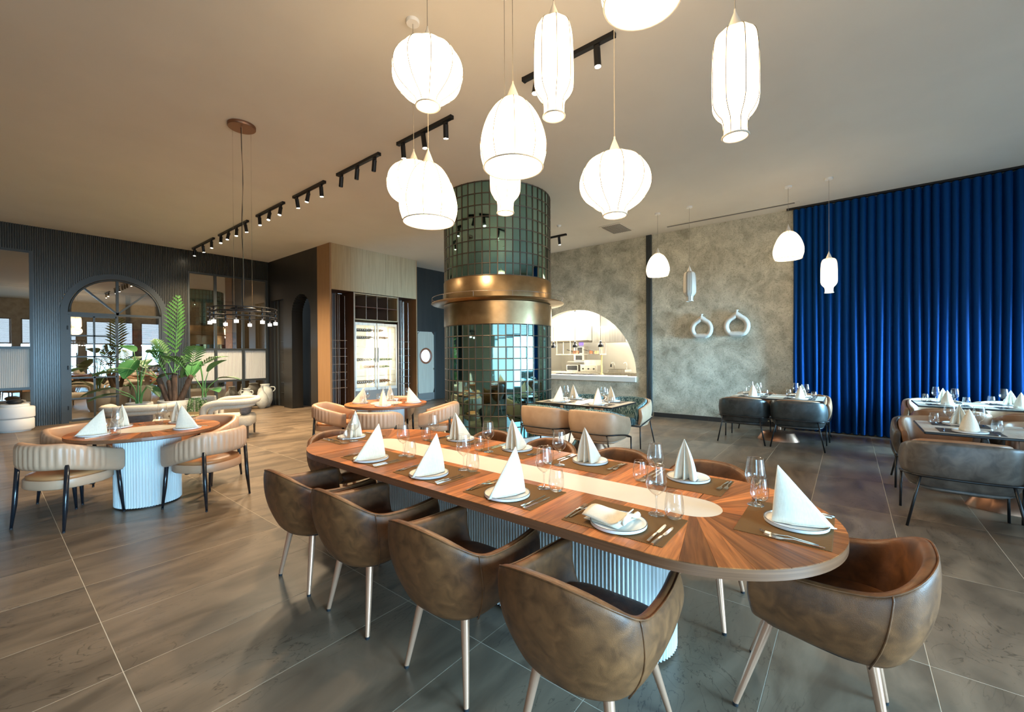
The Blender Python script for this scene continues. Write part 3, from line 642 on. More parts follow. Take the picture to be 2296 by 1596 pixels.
for yy in (5.85, 6.85, 7.35):
    for xx in (11.55, 11.95): MB().box((xx, yy, 1.68), (.025, .025, .44)).build('hanger', 'brushed_steel', ks)
MB().box((11.75, 6.6, 1.47), (.45, 1.55, .03)).build('tray', 'brushed_steel', ks)
def pot(y, r, h, mt, lb):
    t = thing('saucepan', lb, 'pan', (11.72, y, 1.487)); MB().lathe([(.001, 0), (r*.95, 0), (r, .01), (r, h), (r-.006, h), (r-.01, .012), (.001, .012)], 20).build('bowl', mt, t, True, auto=40)
    MB().cyl((-r*.7, r*.7, h*.8), (-r*.7-.12, r*.7+.14, h*1.3), .009, n=6).build('handle', 'black_metal', t)
pot(6.75, .11, .10, 'copper', 'dark saucepan on the left end of the hanging shelf'); pot(6.02, .08, .09, 'copper_pan', 'copper pan at the right end of the hanging shelf'); pot(6.22, .055, .10, 'red_ring', 'small red pot beside the copper pan')
sl = thing('slicer', 'white kitchen machine with dark panels on the back wall', 'machine', (13.2, 7.42, 1.23)); MB().rbox((0, 0, .26), (.3, .42, .52), .03).build('body', 'brushed_steel', sl); MB().box((-.155, -.02, .38), (.01, .26, .2)).build('panel', 'black_gloss', sl); MB().box((-.155, -.02, .12), (.01, .26, .16)).build('panel', 'black_gloss', sl); MB().box((-.12, -.1, .60), (.06, .14, .10)).build('display', 'screen_blue', sl)
wsh = struct(MB().box((13.35, 7.4, 1.21), (.5, 1.0, .03)).build('trim_5', 'brushed_steel'))
ov = thing('countertop_oven', 'black-fronted steel oven on the kitchen counter', 'oven', (12.7, 7.35, .90)); MB().rbox((0, 0, .11), (.4, .46, .22), .015).build('body', 'brushed_steel', ov); MB().box((-.205, 0, .11), (.01, .38, .15)).build('door', 'black_gloss', ov); MB().cyl((-.225, -.17, .19), (-.225, .17, .19), .008, n=6).build('handle', 'steel', ov)
gr = thing('griddle', 'steel griddle with black knobs on the kitchen counter', 'griddle', (12.7, 6.72, .90)); MB().rbox((0, 0, .10), (.45, .62, .20), .015).build('body', 'brushed_steel', gr); MB().box((.1, 0, .28), (.03, .66, .20)).build('back_splash', 'brushed_steel', gr); MB().box((-.02, 0, .215), (.42, .6, .03)).build('plate', 'steel', gr)
for k in (-.2, 0, .2): MB().cyl((-.225, k, .09), (-.25, k, .09), .025).build('knob', 'black_metal', gr)
ct = thing('kitchen_counter', 'long stainless kitchen counter behind the hatch', 'counter', (0, 0, 0)); MB().box((11.05, 5.8, .83), (.75, 4.6, .04)).build('front_top', 'brushed_steel', ct); MB().box((11.1, 5.8, .405), (.6, 4.5, .80)).build('front_base', 'brushed_steel', ct)
ct2 = thing('back_counter', 'stainless counter along the back of the kitchen', 'counter', (0, 0, 0)); MB().box((12.8, 6.3, .88), (.75, 4.0, .04)).build('top', 'brushed_steel', ct2); MB().box((12.85, 6.3, .43), (.6, 3.9, .86)).build('base', 'brushed_steel', ct2)
hob = thing('gas_hob', 'black gas hob with pan supports by the hatch', 'hob', (10.95, 6.3, .851)); MB().box((0, 0, .012), (.5, 1.4, .02)).build('plate', 'black_metal', hob)
for k in range(5): MB().tube([(-.12, -.55+.27*k-.1, .045), (-.12, -.55+.27*k+.1, .045), (.12, -.55+.27*k+.1, .045), (.12, -.55+.27*k-.1, .045)], .008, 6, True).build('pan_support', 'black_metal', hob)
tray = thing('tray', 'dark baking tray on the counter beside the hob', 'tray', (10.95, 5.15, .851)); MB().rbox((0, 0, .015), (.4, .7, .03), .03).build('pan', 'bronze_dark', tray); MB().tube([(-.2, -.35, .03), (.2, -.35, .03), (.2, .35, .03), (-.2, .35, .03)], .008, 6, True).build('rim', 'steel', tray)
for lb, yy in (('tall kitchen faucet with black spray head', 6.05), ('slim kitchen faucet beyond the sink', 5.62)):
    t = thing('kitchen_faucet', lb, 'faucet', (13.0, yy, .90)); MB().tube([(0, 0, 0), (0, 0, .26), (-.03, .02, .30), (-.09, .05, .29), (-.11, .06, .24)], .012, 8).build('spout', 'steel', t, True)
    MB().cyl((0, 0, 0), (0, 0, .03), .03).build('base', 'steel', t)
    if yy > 6: MB().cyl((-.11, .06, .25), (-.115, .063, .15), .014, .03).build('spray_head', 'black_metal', t)
sk = thing('kitchen_sink', 'stainless sink tub at the right of the kitchen', 'sink', (12.75, 5.75, .90)); MB().rbox((0, 0, .04), (.5, .6, .08), .02).build('tub', 'brushed_steel', sk); MB().box((0, 0, .082), (.4, .5, .006)).build('basin', 'bronze_dark', sk)
yp = thing('gas_pipe', 'upright brass pipe in front of the griddle', 'pipe', (11.9, 5.95, .85)); MB().cyl((0, 0, 0), (0, 0, 1.0), .025).build('tube', 'yellow_pipe', yp); MB().cyl((0, 0, 0), (0, 0, .03), .05).build('flange', 'yellow_pipe', yp)
hl_names = ('black heat lamp at the middle of the kitchen hatch', 'black heat lamp at the right of the kitchen hatch', 'black heat lamp beside the mirrored column')
hl = thing('heat_lamp', '', 'heat lamp'); MB().lathe([(.06, 0), (.078, .005), (.080, .03), (.066, .075), (.040, .10), (.038, .13), (.028, .135), (.027, .165), (.012, .18), (.002, .182)], 24).build('shade', 'black_gloss', hl, True, auto=40)
MB().cyl((0, 0, .17), (0, 0, 1.05), .006, n=6).build('cord', 'black_metal', hl); MB().lathe([(.012, 1.0), (.035, 1.03), (.04, 1.09), (.04, 1.33), (.002, 1.34)], 16).build('canopy', 'black_metal', hl); MB().lathe([(.002, .02), (.045, .02)], 16).build('bulb', 'led_cap', hl); MB().tube([(.09, 0, .06), (.105, 0, .09), (.07, 0, .13), (.03, 0, .14)], .005, 6).build('handle', 'black_metal', hl)
HL = Proto(hl)
for lb, yy, zz in zip(hl_names, (6.03, 5.24, 6.75), (1.668, 1.666, 1.667)): HL.place((10.42, yy, zz), 0, lb, 'heat lamps over the kitchen pass')
area_light('kitchen_light', (11.3, 5.9, 2.96), (1.6, 3.6), (0, 0, 0), 300, (1, .93, .80))
# ------------------------------------------------------------------ ring vases on the plaster wall
def ring_vase(y, z, s, lb):
    t = thing('ring_vase', lb, 'vase', (KX-.075*s, y, z))
    pts = []; rs = []
    for k in range(40):
        a = 2*PI*k/40+PI/2; r = .205; px, pz = r*math.cos(a), r*math.sin(a)
        pk = max(0, 1-abs(((a-PI/2+PI) % (2*PI))-PI)/.45); pz += .05*pk**1.5; pz = max(pz, -.155)
        pts.append((0, px*s, pz*s)); rs.append((.056+.012*pk)*s)
    MB().tube(pts, rs, 14, True).build('ring', 'vase_clay', t, True)
    MB().lathe([(.038*s, 0), (.024*s, .035*s), (.022*s, .05*s), (.036*s, .068*s), (.040*s, .078*s), (.030*s, .080*s), (.014*s, .06*s)], 18, (0, 0, .275*s)).build('neck', 'vase_clay', t, True)
    MB().box((0, 0, -.215*s), (.07*s, .20*s, .008)).build('foot', 'vase_clay', t)
ring_vase(2.535, 2.02, .93, 'smaller cream ring-shaped vase, left of the two on the wall'); ring_vase(1.84, 2.05, .98, 'larger cream ring-shaped vase, nearer the blue curtain')
# ------------------------------------------------------------------ chair builders
def ushell(top, bot, th, rows=6, bulge=.0, per=5, rim=None):
    """swept U shell: top and bot are control polylines; returns list of closed cross sections (outer, rim, inner)"""
    T = catmull(top, per); B = catmull(bot, per); n = len(T); secs = []
    for i in range(n):
        a = T[max(i-1, 0)]; b = T[min(i+1, n-1)]; t = (b-a); nrm = Vector((-t.y, t.x, 0)).normalized()
        ctr = Vector((0.0, 0, 0)); 
        if nrm.dot(Vector((ctr.x-T[i].x-.02, -T[i].y, 0))) < 0: nrm = -nrm
        q = []
        for k in range(rows+1):
            v = k/rows; p = B[i].lerp(T[i], v); p = p-nrm*(bulge*math.sin(PI*v)); q.append(p)
        h_ = th*.5; topo = T[i]
        q.append(topo+nrm*th*.15+Vector((0, 0, th*.32))); q.append(topo+nrm*th*.5+Vector((0, 0, th*.42))); q.append(topo+nrm*th*.85+Vector((0, 0, th*.32)))
        for k in range(rows, -1, -1):
            v = k/rows; p = B[i].lerp(T[i], v); p = p-nrm*(bulge*.6*math.sin(PI*v))+nrm*th; q.append(p)
        secs.append([tuple(p) for p in q])
    return secs
def mirror_path(h): return [(x, y, z) for x, y, z in h] + [(x, -y, z) for x, y, z in reversed(h[:-1])]
def leg(mb, p0, p1, r0, r1, n=14): mb.cyl(p0, p1, r0, r1, n)
# brown tub armchair, faces +x, origin between the feet
def tub_chair():
    t = thing('tub_chair', '', 'chair')
    half_t = [(.200, .266, .628), (.05, .284, .625), (-.10, .29, .628), (-.225, .285, .648), (-.322, .24, .70), (-.377, .13, .742), (-.388, 0, .752)]
    half_b = [(.19, .215, .415), (.06, .225, .388), (-.08, .225, .37), (-.17, .215, .362), (-.24, .18, .358), (-.285, .10, .356), (-.295, 0, .355)]
    s = ushell(mirror_path(half_t), mirror_path(half_b), .05, 6, .034)
    sh = MB().loft(s, True, True).build('shell', 'brown_leather', t, True, sub=1)
    # underside
    Tb = catmull(mirror_path(half_b), 5); MB().loft([[(p.x*.94-.004, p.y*.94, p.z+.004) for p in Tb], [(p.x*.80, p.y*.80, p.z-.018) for p in Tb]], True, True).build('base_pan', 'rubber', t, True)
    c = MB(); secs = []
    for z, k in ((.375, .92), (.40, 1), (.455, 1), (.475, .97), (.483, .88), (.486, .5)):
        q = []
        for i in range(36):
            a = 2*PI*i/36; e = .45; cx_ = math.copysign(abs(math.cos(a))**e, math.cos(a)); sx_ = math.copysign(abs(math.sin(a))**e, math.sin(a))
            q.append((-.055+.245*k*cx_, .228*k*sx_, z+(.006 if cx_ < 0 else 0)))
        secs.append(q)
    c.loft(secs, True, True); c.build('seat', 'brown_leather', t, True, sub=1)
    for sx in (-1, 1):
        for sy_ in (-1, 1):
            l = MB().cyl((sx*.16-.03, sy_*.135, .385), (sx*.25, sy_*.20, .012), .021, .0115, 14).build('leg', 'rose_wood_leg', t, True, auto=40)
            MB().cyl((sx*.25, sy_*.20, 0), (sx*.25, sy_*.20, .014), .011, .012, 12).build('foot_cap', 'rubber', l)
    # side seams
    for sg in (1, -1):
        st = s[int(len(s)*.27)] if sg > 0 else s[len(s)-1-int(len(s)*.27)]
        MB().tube([Vector(p)*1.0 for p in st[0:8]], .0035, 6).build('seam', 'brown_leather', sh, True)
    rim = [q[7] for q in s]; MB().tube(rim, .0035, 6).build('rim_stitch', 'brown_leather', sh, True)
    return t
# channel-back armchair with black legs
def channel_chair():
    t = thing('channel_armchair', '', 'chair')
    half = [(.26, .270), (.14, .305), (0, .318), (-.12, .305), (-.225, .245), (-.29, .13), (-.305, 0)]
    Pth = catmull([(x, y, 0) for x, y in half]+[(x, -y, 0) for x, y in reversed(half[:-1])], 14); n = len(Pth); secs = []
    L_ = [0]
    for i in range(1, n): L_.append(L_[-1]+(Pth[i]-Pth[i-1]).length)
    tot = L_[-1]
    for i in range(n):
        a = Pth[max(i-1, 0)]; b = Pth[min(i+1, n-1)]; tt = b-a; nr = Vector((-tt.y, tt.x, 0)).normalized()
        if nr.dot(-Pth[i]) < 0: nr = -nr
        u = L_[i]/tot; back = max(0, min(1, (.02-Pth[i].x+.20)/.45)); zc = .515+.125*back; hh = .105+.006*back
        ch = .011*abs(math.sin(PI*(u-.5)*tot/.052)) if abs(u-.5) < .36 else .0055
        th = .062; e = 1.0 if 2 < i < n-3 else (.72 if i in (0, n-1) else .93)
        q = []
        for o_, z_ in ((-ch*.3, -hh*.82), (-ch, -hh*.55), (-ch, 0), (-ch, hh*.55), (-ch*.3, hh*.85), (th*.25, hh), (th*.7, hh), (th, hh*.8), (th+.004, 0), (th, -hh*.8), (th*.7, -hh), (th*.25, -hh)):
            q.append(tuple(Pth[i]+nr*(th/2+(o_-th/2)*e)+Vector((0, 0, zc+z_*e))))
        secs.append(q)
    MB().loft(secs, True, True).build('backrest', 'peach_leather', t, True)
    secs = []
    for z, k in ((.355, .97), (.365, 1), (.425, 1), (.435, .985)): secs.append([(.0+.275*k*math.copysign(abs(math.cos(2*PI*i/48))**.8, math.cos(2*PI*i/48)), .272*k*math.copysign(abs(math.sin(2*PI*i/48))**.8, math.sin(2*PI*i/48)), z) for i in range(48)])
    MB().loft(secs, True, True).build('seat_frame', 'peach_leather', t, True, auto=50)
    secs = []
    for z, k in ((.43, .93), (.455, .945), (.468, .90), (.476, .75), (.478, .3)): secs.append([(.0+.272*k*math.copysign(abs(math.cos(2*PI*i/48))**.8, math.cos(2*PI*i/48)), .27*k*math.copysign(abs(math.sin(2*PI*i/48))**.8, math.sin(2*PI*i/48)), z) for i in range(48)])
    MB().loft(secs, True, True).build('seat', 'orange_leather', t, True)
    for sx, sy_ in ((1, 1), (1, -1), (-1, 1), (-1, -1)):
        ztop = .46 if sx > 0 else .57
        l = MB().tube([(sx*.245, sy_*.27, .012), (sx*.225, sy_*.262, .22), (sx*.205, sy_*.256, ztop)], [.010, .018, .017], 12).build('leg', 'black_gloss', t, True)
        MB().cyl((sx*.245, sy_*.27, 0), (sx*.245, sy_*.27, .014), .010, .011, 10).build('foot_cap', 'rubber', l)
    MB().box((.02, 0, .35), (.40, .03, .016)).build('seat_rail', 'black_metal', t); MB().box((.0, 0, .35), (.03, .50, .016)).build('seat_rail', 'black_metal', t)
    return t
# low club chair with tubular black frame
def club_chair(outer, inner, seatm):
    t = thing('club_chair', '', 'chair')
    half_t = [(.27, .352, .60), (.12, .365, .625), (-.06, .365, .665), (-.20, .345, .70), (-.285, .27, .715), (-.315, .14, .722), (-.32, 0, .724)]
    half_b = [(.25, .325, .365), (.12, .33, .345), (-.06, .325, .335), (-.16, .30, .335), (-.22, .23, .335), (-.245, .12, .335), (-.25, 0, .335)]
    s = ushell(mirror_path(half_t), mirror_path(half_b), .055, 6, .03); MB().loft(s, True, True).build('shell', outer, t, True, sub=1)
    ht = [(x+.055, y-.055 if y else 0, z+.012) for x, y, z in half_t]; ht[0] = (.262, .30, .605); hb = [(x+.06, max(y-.055, 0), z+.06) for x, y, z in half_b]; hb[0] = (.24, .27, .42)
    s2 = ushell(mirror_path(ht), mirror_path(hb), .06, 5, .0); MB().loft(s2, True, True).build('lining', inner, t, True, sub=1)
    secs = []
    for z, k in ((.345, .9), (.36, 1), (.44, 1), (.465, .96), (.47, .6)): secs.append([(.045+.255*k*math.copysign(abs(math.cos(2*PI*i/40))**.5, math.cos(2*PI*i/40)), .275*k*math.copysign(abs(math.sin(2*PI*i/40))**.5, math.sin(2*PI*i/40)), z) for i in range(40)])
    MB().loft(secs, True, True).build('seat', seatm, t, True)
    Tb = catmull(mirror_path(half_b), 5); MB().loft([[(p.x, p.y, p.z) for p in Tb], [(p.x*.82, p.y*.82, p.z-.03) for p in Tb]], True, True).build('base_pan', outer, t, True)
    fr_ = [(.30, .345, .345), (.10, .365, .40), (-.16, .36, .44), (-.275, .30, .445), (-.312, .16, .445), (-.32, 0, .445)]
    MB().tube(catmull(mirror_path(fr_), 4), .010, 8).build('frame_bar', 'black_metal', t, True)
    MB().tube([(.30, .345, .345), (.30, -.345, .345)], .010, 8).build('front_bar', 'black_metal', t, True)
    for sx, sy_ in ((1, 1), (1, -1), (-1, 1), (-1, -1)):
        top_ = (.30, sy_*.345, .345) if sx > 0 else (-.285, sy_*.265, .443)
        MB().tube([top_, (sx*.30, sy_*.35, 0)], .0105, 8).build('leg', 'black_metal', t, True)
    return t
TUB = Proto(tub_chair()); CHN = Proto(channel_chair())
CLUB = {'beige': Proto(club_chair('tan_leather', 'teal_fabric', 'teal_fabric')), 'black': Proto(club_chair('black_leather', 'saddle_leather', 'saddle_leather')), 'grey': Proto(club_chair('grey_leather', 'saddle_leather', 'saddle_leather')), 'tan': Proto(club_chair('tan_leather', 'tan_leather', 'tan_leather')), 'saddle': Proto(club_chair('saddle_leather', 'saddle_leather', 'saddle_leather'))}
TCX = 2.13
ordn = ('first', 'second', 'third', 'fourth')
for k, yy in enumerate((.78, 1.46, 2.19, 2.83)): TUB.place((1.51, yy, 0), 0, 'brown leather tub chair, %s from camera on long table\'s near side' % ordn[k], 'brown tub chairs at the long table')
for k, yy in enumerate((.72, 1.34, 1.98, 2.62)): TUB.place((2.70, yy, 0), PI, 'brown leather tub chair, %s from camera on long table\'s far side' % ordn[k], 'brown tub chairs at the long table')
TUB.place((2.19, .13, 0), PI/2, 'brown leather tub chair at the long table\'s near end', 'brown tub chairs at the long table')
TUB.place((2.10, 3.56, 0), -PI/2, 'brown leather tub chair at the long table\'s far end', 'brown tub chairs at the long table')
T1, T2 = (1.07, 5.66), (3.92, 5.62)
gch = 'peach channel-back chairs at the round tables'
for (x, y, a, lb) in ((.50, 5.58, 30.7, 'peach channel-back armchair nearest the left photo edge'), (1.45, 5.17, 120, 'peach channel-back armchair, near right of the left round table'), (.71, 6.42, -55, 'peach channel-back armchair on the left round table\'s far left'), (1.68, 6.08, 215, 'peach channel-back armchair in front of the beige lounge chair')): CHN.place((x, y, 0), math.radians(a), lb, gch)
for (x, y, a, lb) in ((3.42, 6.25, -48, 'peach channel-back armchair left of the table before the wine cabinet'), (3.36, 5.0, 45, 'peach channel-back armchair with its back to the long table\'s end'), (4.42, 4.98, 128, 'peach channel-back armchair beside the mirrored column'), (4.5, 6.2, 220, 'peach channel-back armchair on the wine cabinet side, mostly hidden')): CHN.place((x, y, 0), math.radians(a), lb, gch)
gcl = 'club chairs at the rectangular tables'
RT = {'T3': (5.83, 3.2), 'T4': (8.40, .95), 'T5': (5.93, -1.20), 'T6': (8.56, -1.40)}
for kind, x, y, a, lb in (
    ('beige', 5.28, 3.52, 0, 'beige club chair with teal lining right beside the mirrored column'), ('beige', 5.28, 2.70, 0, 'beige club chair with teal lining, second from the mirrored column'),
    ('beige', 6.71, 2.90, PI, 'beige club chair with teal lining facing camera by the dark wall upright'), ('beige', 6.71, 3.68, PI, 'beige club chair with teal lining under the kitchen hatch, mostly hidden'),
    ('black', 8.10, 1.40, 0, 'black leather club chair below the ring vases'), ('black', 8.10, .63, 0, 'black leather club chair in front of the curtain\'s left edge'),
    ('saddle', 9.02, 1.36, PI, 'tan leather club chair against the plaster wall, facing camera'), ('saddle', 9.02, .60, PI, 'tan leather club chair at the curtain\'s left edge, facing camera'),
    ('grey', 5.27, -.74, 0, 'grey leather club chair nearest the right photo edge'), ('grey', 5.27, -1.52, 0, 'grey leather club chair cut off by the right photo edge'),
    ('grey', 6.58, -.75, PI, 'dark club chair with tan lining facing camera across the right table'), ('grey', 6.58, -1.53, PI, 'dark club chair facing camera, at the right photo edge'),
    ('saddle', 7.93, -1.03, 0, 'tan club chair with its back to camera before the curtain'), ('saddle', 7.93, -1.80, 0, 'tan club chair back to camera, cut by the right photo edge'),
    ('tan', 9.18, -1.03, PI, 'pale tan club chair against the blue curtain, facing camera'), ('tan', 9.18, -1.80, PI, 'pale tan club chair against the curtain at the right photo edge')):
    CLUB[kind].place((x, y, 0), a, lb, gcl)
# ------------------------------------------------------------------ tables
def stadium(cx, cyy, hx, hy, n=24):
    """outline with half-round ends along y"""
    L_ = hy-hx; return [(cx+hx*math.cos(PI*k/n), cyy+L_+hx*math.sin(PI*k/n)) for k in range(n+1)]+[(cx-hx*math.cos(PI*k/n), cyy-L_-hx*math.sin(PI*k/n)) for k in range(n+1)]
def resample(poly, step):
    P = [Vector((x, y, 0)) for x, y in poly]; P.append(P[0]); out = []; acc = 0.0
    for a, b in zip(P, P[1:]):
        L_ = (b-a).length
        while acc <= L_: out.append(a.lerp(b, acc/L_ if L_ else 0)); acc += step
        acc -= L_
    return out
def fluted(poly, z0, z1, pitch, depth):
    """fluted skin: half-round reeds standing on an outline"""
    per = sum(math.dist(a, b) for a, b in zip(poly, poly[1:]+poly[:1])); nfl = round(per/pitch); P = resample(poly, per/(nfl*8)); P = P[:nfl*8]; n = len(P); q = []
    for i, p in enumerate(P):
        t = P[(i+1) % n]-P[(i-1) % n]; nr = Vector((t.y, -t.x, 0)).normalized(); k8 = i % 8
        off = depth*(-1.1, .35, .85, 1, .85, .35, -1.1, -1.2)[k8]; q.append(p+nr*off)
    return MB().loft([[(p.x, p.y, z0) for p in q], [(p.x, p.y, z1) for p in q]], True, True)
LT = thing('long_dining_table', 'long oval-ended walnut dining table with cream inlay and white fluted base', 'table', (TCX, 1.84, 0))
HX, HY, TZ = .60, 1.84, .76
MB().prism(stadium(0, 0, HX, HY, 60), TZ-.042, TZ-.003).build('top_core', 'walnut_edge', LT, True, auto=40)
ih, il = .135, 1.38        # inlay half width and half length
IN = MB().prism(stadium(0, 0, ih, il, 16), TZ-.004, TZ).build('inlay', 'cream_stone', LT)
random.seed(5)
ys = []; y = -(HY-HX)
SL = HY-HX
y = -SL
while y < SL-.02:
    w = random.choice((.075, .10, .13, .16)); ys.append((y, min(y+w, SL))); y += w
for sx in (1, -1):
    for (a, b) in ys:
        o = MB().box((0, 0, 0), (HX-ih-.0015, b-a-.0008, .003)).build('veneer_strip', 'walnut_veneer', LT); o.location = (sx*(ih+HX)/2, (a+b)/2, TZ-.0015)
for sy_ in (1, -1):
    cyy = sy_*SL; NW = 15
    for k in range(NW):
        a0, a1 = PI*k/NW+.001, PI*(k+1)/NW-.001
        am = (a0+a1)/2; pts = []
        # wedge from the inlay end outwards; inlay end is at the same place as the arc centre
        ic = sy_*(il-ih)
        def ipt(a):
            return (ih*math.cos(a), ic+sy_*ih*math.sin(a))
        for a in (a0, (a0+a1)/2, a1): pts.append((HX*math.cos(a), cyy+sy_*HX*math.sin(a)))
        for a in (a1, (a0+a1)/2, a0): pts.append(ipt(a))
        mid = (HX*.6*math.cos(am), cyy+sy_*HX*.6*math.sin(am)); ang = math.atan2(sy_*math.sin(am), math.cos(am)); ca, sa = math.cos(-ang), math.sin(-ang)
        loc = [((x-mid[0])*ca-(yy-mid[1])*sa, (x-mid[0])*sa+(yy-mid[1])*ca) for x, yy in pts]
        o = MB().prism(loc, -.0015, .0015).build('veneer_wedge', 'walnut_veneer', LT); o.location = (*mid, TZ-.0015); o.rotation_euler.z = ang
# straight filler beside the inlay between arc centre and inlay ends is covered by the strips and wedges
fluted(stadium(0, 0, .235, 1.16), .02, TZ-.043, .0205, .0055).build('fluted_base', 'flute_white', LT, True, auto=60)
MB().prism(stadium(0, 0, .22, 1.14), 0, .02).build('plinth', 'black_metal', LT)
def round_table(c, lb):
    t = thing('round_dining_table', lb, 'table', (*c, 0)); R = .61; zt = .75
    MB().lathe([(.001, zt-.036), (R-.01, zt-.036), (R, zt-.028), (R, zt-.003), (.001, zt-.003)], 72).build('top_core', 'walnut_edge', t)
    MB().lathe([(.001, zt-.003), (.24, zt-.003), (.24, zt), (.001, zt)], 48).build('inlay', 'cream_stone', t)
    w0 = None; NW = 24
    for k in range(NW):
        if w0 is None:
            d = PI/NW-.001; pts = [(R*math.cos(a)-.42, R*math.sin(a)) for a in (-d, 0, d)]+[(.241*math.cos(a)-.42, .241*math.sin(a)) for a in (d, 0, -d)]
            w0 = MB().prism(pts, -.0015, .0015).build('veneer_wedge', 'walnut_veneer', t); w0.location = (.42, 0, zt-.0015)
        else:
            a = 2*PI*k/NW; share(w0, 'veneer_wedge', t, (.42*math.cos(a), .42*math.sin(a), zt-.0015), a)
    fluted([(.265*math.cos(2*PI*k/60), .265*math.sin(2*PI*k/60)) for k in range(60)], .015, zt-.037, .0225, .006).build('fluted_base', 'flute_white', t, True, auto=60)
    MB().lathe([(.001, 0), (.255, 0), (.255, .015), (.001, .015)], 48).build('plinth', 'black_metal', t)
round_table(T1, 'round walnut table with fluted white base, left foreground'); round_table(T2, 'round walnut table with fluted white base before the wine cabinet')
def rect_table(c, lb, hx=.425, hy=.65):
    t = thing('rectangular_dining_table', lb, 'table', (*c, 0)); zt = .75
    MB().rbox((0, 0, zt-.012), (2*hx, 2*hy, .024), .01, 2).build('top_edge', 'table_edge', t); MB().box((0, 0, zt-.0005), (2*hx-.014, 2*hy-.014, .003)).build('top', 'table_light', t)
    secs = [[(.10+rx*math.cos(2*PI*i/40), ry*math.sin(2*PI*i/40), z) for i in range(40)] for rx, ry, z in ((.20, .31, 0), (.20, .31, .008), (.13, .235, .135), (.06, .10, .165), (.035, .045, .18), (.035, .045, zt-.025))]
    MB().loft(secs, True, True).build('pedestal', 'copper', t, True, auto=40)
rect_table(RT['T3'], 'rectangular table below the kitchen hatch'); rect_table(RT['T4'], 'rectangular table at the curtain\'s left edge'); rect_table(RT['T5'], 'rectangular table nearest the right photo edge'); rect_table(RT['T6'], 'rectangular table in front of the blue curtain, far right')
# ------------------------------------------------------------------ tableware prototypes
def plate_p():
    t = thing('dinner_plate', '', 'plate'); r = .12
    MB().lathe([(.001, 0), (r*.93, 0), (r*.99, .004), (r, .016), (r-.003, .0165), (r-.006, .010), (r*.9, .0075), (.001, .0075)], 48).build('dish', 'white_ceramic', t, True, auto=50)
    MB().lathe([(r-.0002, .0158), (r-.0005, .0172), (r-.0032, .0172), (r-.0035, .0160)], 48).build('rim_line', 'plate_rim', t, True); return t
def wine_p():
    t = thing('wine_glass', '', 'glass')
    MB().lathe([(.0365, .225), (.040, .195), (.0455, .155), (.0465, .140), (.040, .118), (.022, .098), (.008, .088), (.001, .086)], 28).build('bowl', 'clear_glass', t, True)
    MB().lathe([(.0008, .087), (.0065, .086), (.0042, .075), (.0036, .05), (.0040, .015), (.008, .007), (.001, .006)], 14).build('stem', 'clear_glass', t, True)
    MB().lathe([(.001, .0055), (.012, .005), (.032, .0022), (.0375, .001), (.037, .0002), (.001, .0001)], 28).build('foot', 'clear_glass', t, True)
    MB().lathe([(.0368, .2245), (.0362, .2258), (.0356, .2245)], 28).build('rim', 'clear_glass', t, True); return t
def tumbler_p():
    t = thing('tumbler', '', 'glass')
    MB().lathe([(.033, .115), (.0385, .085), (.0415, .055), (.041, .030), (.035, .010), (.028, .002), (.001, .001)], 28).build('wall', 'clear_glass', t, True)
    MB().lathe([(.001, .0085), (.030, .0085), (.034, .012)], 24).build('base', 'clear_glass', t, True); MB().lathe([(.0335, .1145), (.033, .1158), (.0325, .1145)], 28).build('rim', 'clear_glass', t, True); return t
def mat_p(name, sx, sy_, mt):
    t = MB().rbox((0, 0, .001), (sx, sy_, .002), .003, 1).build(name, mt); return tag(t, '', 'placemat')
def fork_p():
    t = thing('dinner_fork', '', 'fork')   # lies along x, tines toward +x
    MB().loft([[(x, -w, z), (x, w, z), (x, w, z+h), (x, -w, z+h)] for x, w, z, h in ((-.10, .0045, .0012, .003), (-.05, .0038, .004, .003), (0, .0028, .008, .0025), (.03, .004, .004, .0022), (.04, .010, .0025, .002), (.058, .0115, .002, .002))], True, True).build('handle', 'steel', t, True, auto=35)
    for k in range(4): MB().loft([[(x, -.0115+.0023+.0063*k*.92-w, z), (x, -.0115+.0023+.0063*k*.92+w, z), (x, -.0115+.0023+.0063*k*.92+w, z+.0018), (x, -.0115+.0023+.0063*k*.92-w, z+.0018)] for x, w, z in ((.056, .0017, .002), (.08, .0014, .0035), (.10, .0008, .008))], True, True).build('tine', 'steel', t)
    return t
def knife_p():
    t = thing('table_knife', '', 'knife')
    MB().loft([[(x, -w, 0.0005), (x, w, .0005), (x, w*.8, h), (x, -w*.8, h)] for x, w, h in ((-.105, .0062, .006), (-.10, .0065, .007), (-.02, .0048, .006), (.0, .0045, .004))], True, True).build('handle', 'steel', t, True, auto=35)
    MB().loft([[(x, a, .0008), (x, b, .0008), (x, b, .0024), (x, a, .0024)] for x, a, b in ((0, -.004, .004), (.012, -.009, .006), (.07, -.0085, .006), (.095, -.005, .005), (.105, .001, .003))], True, True).build('blade', 'steel', t); return t
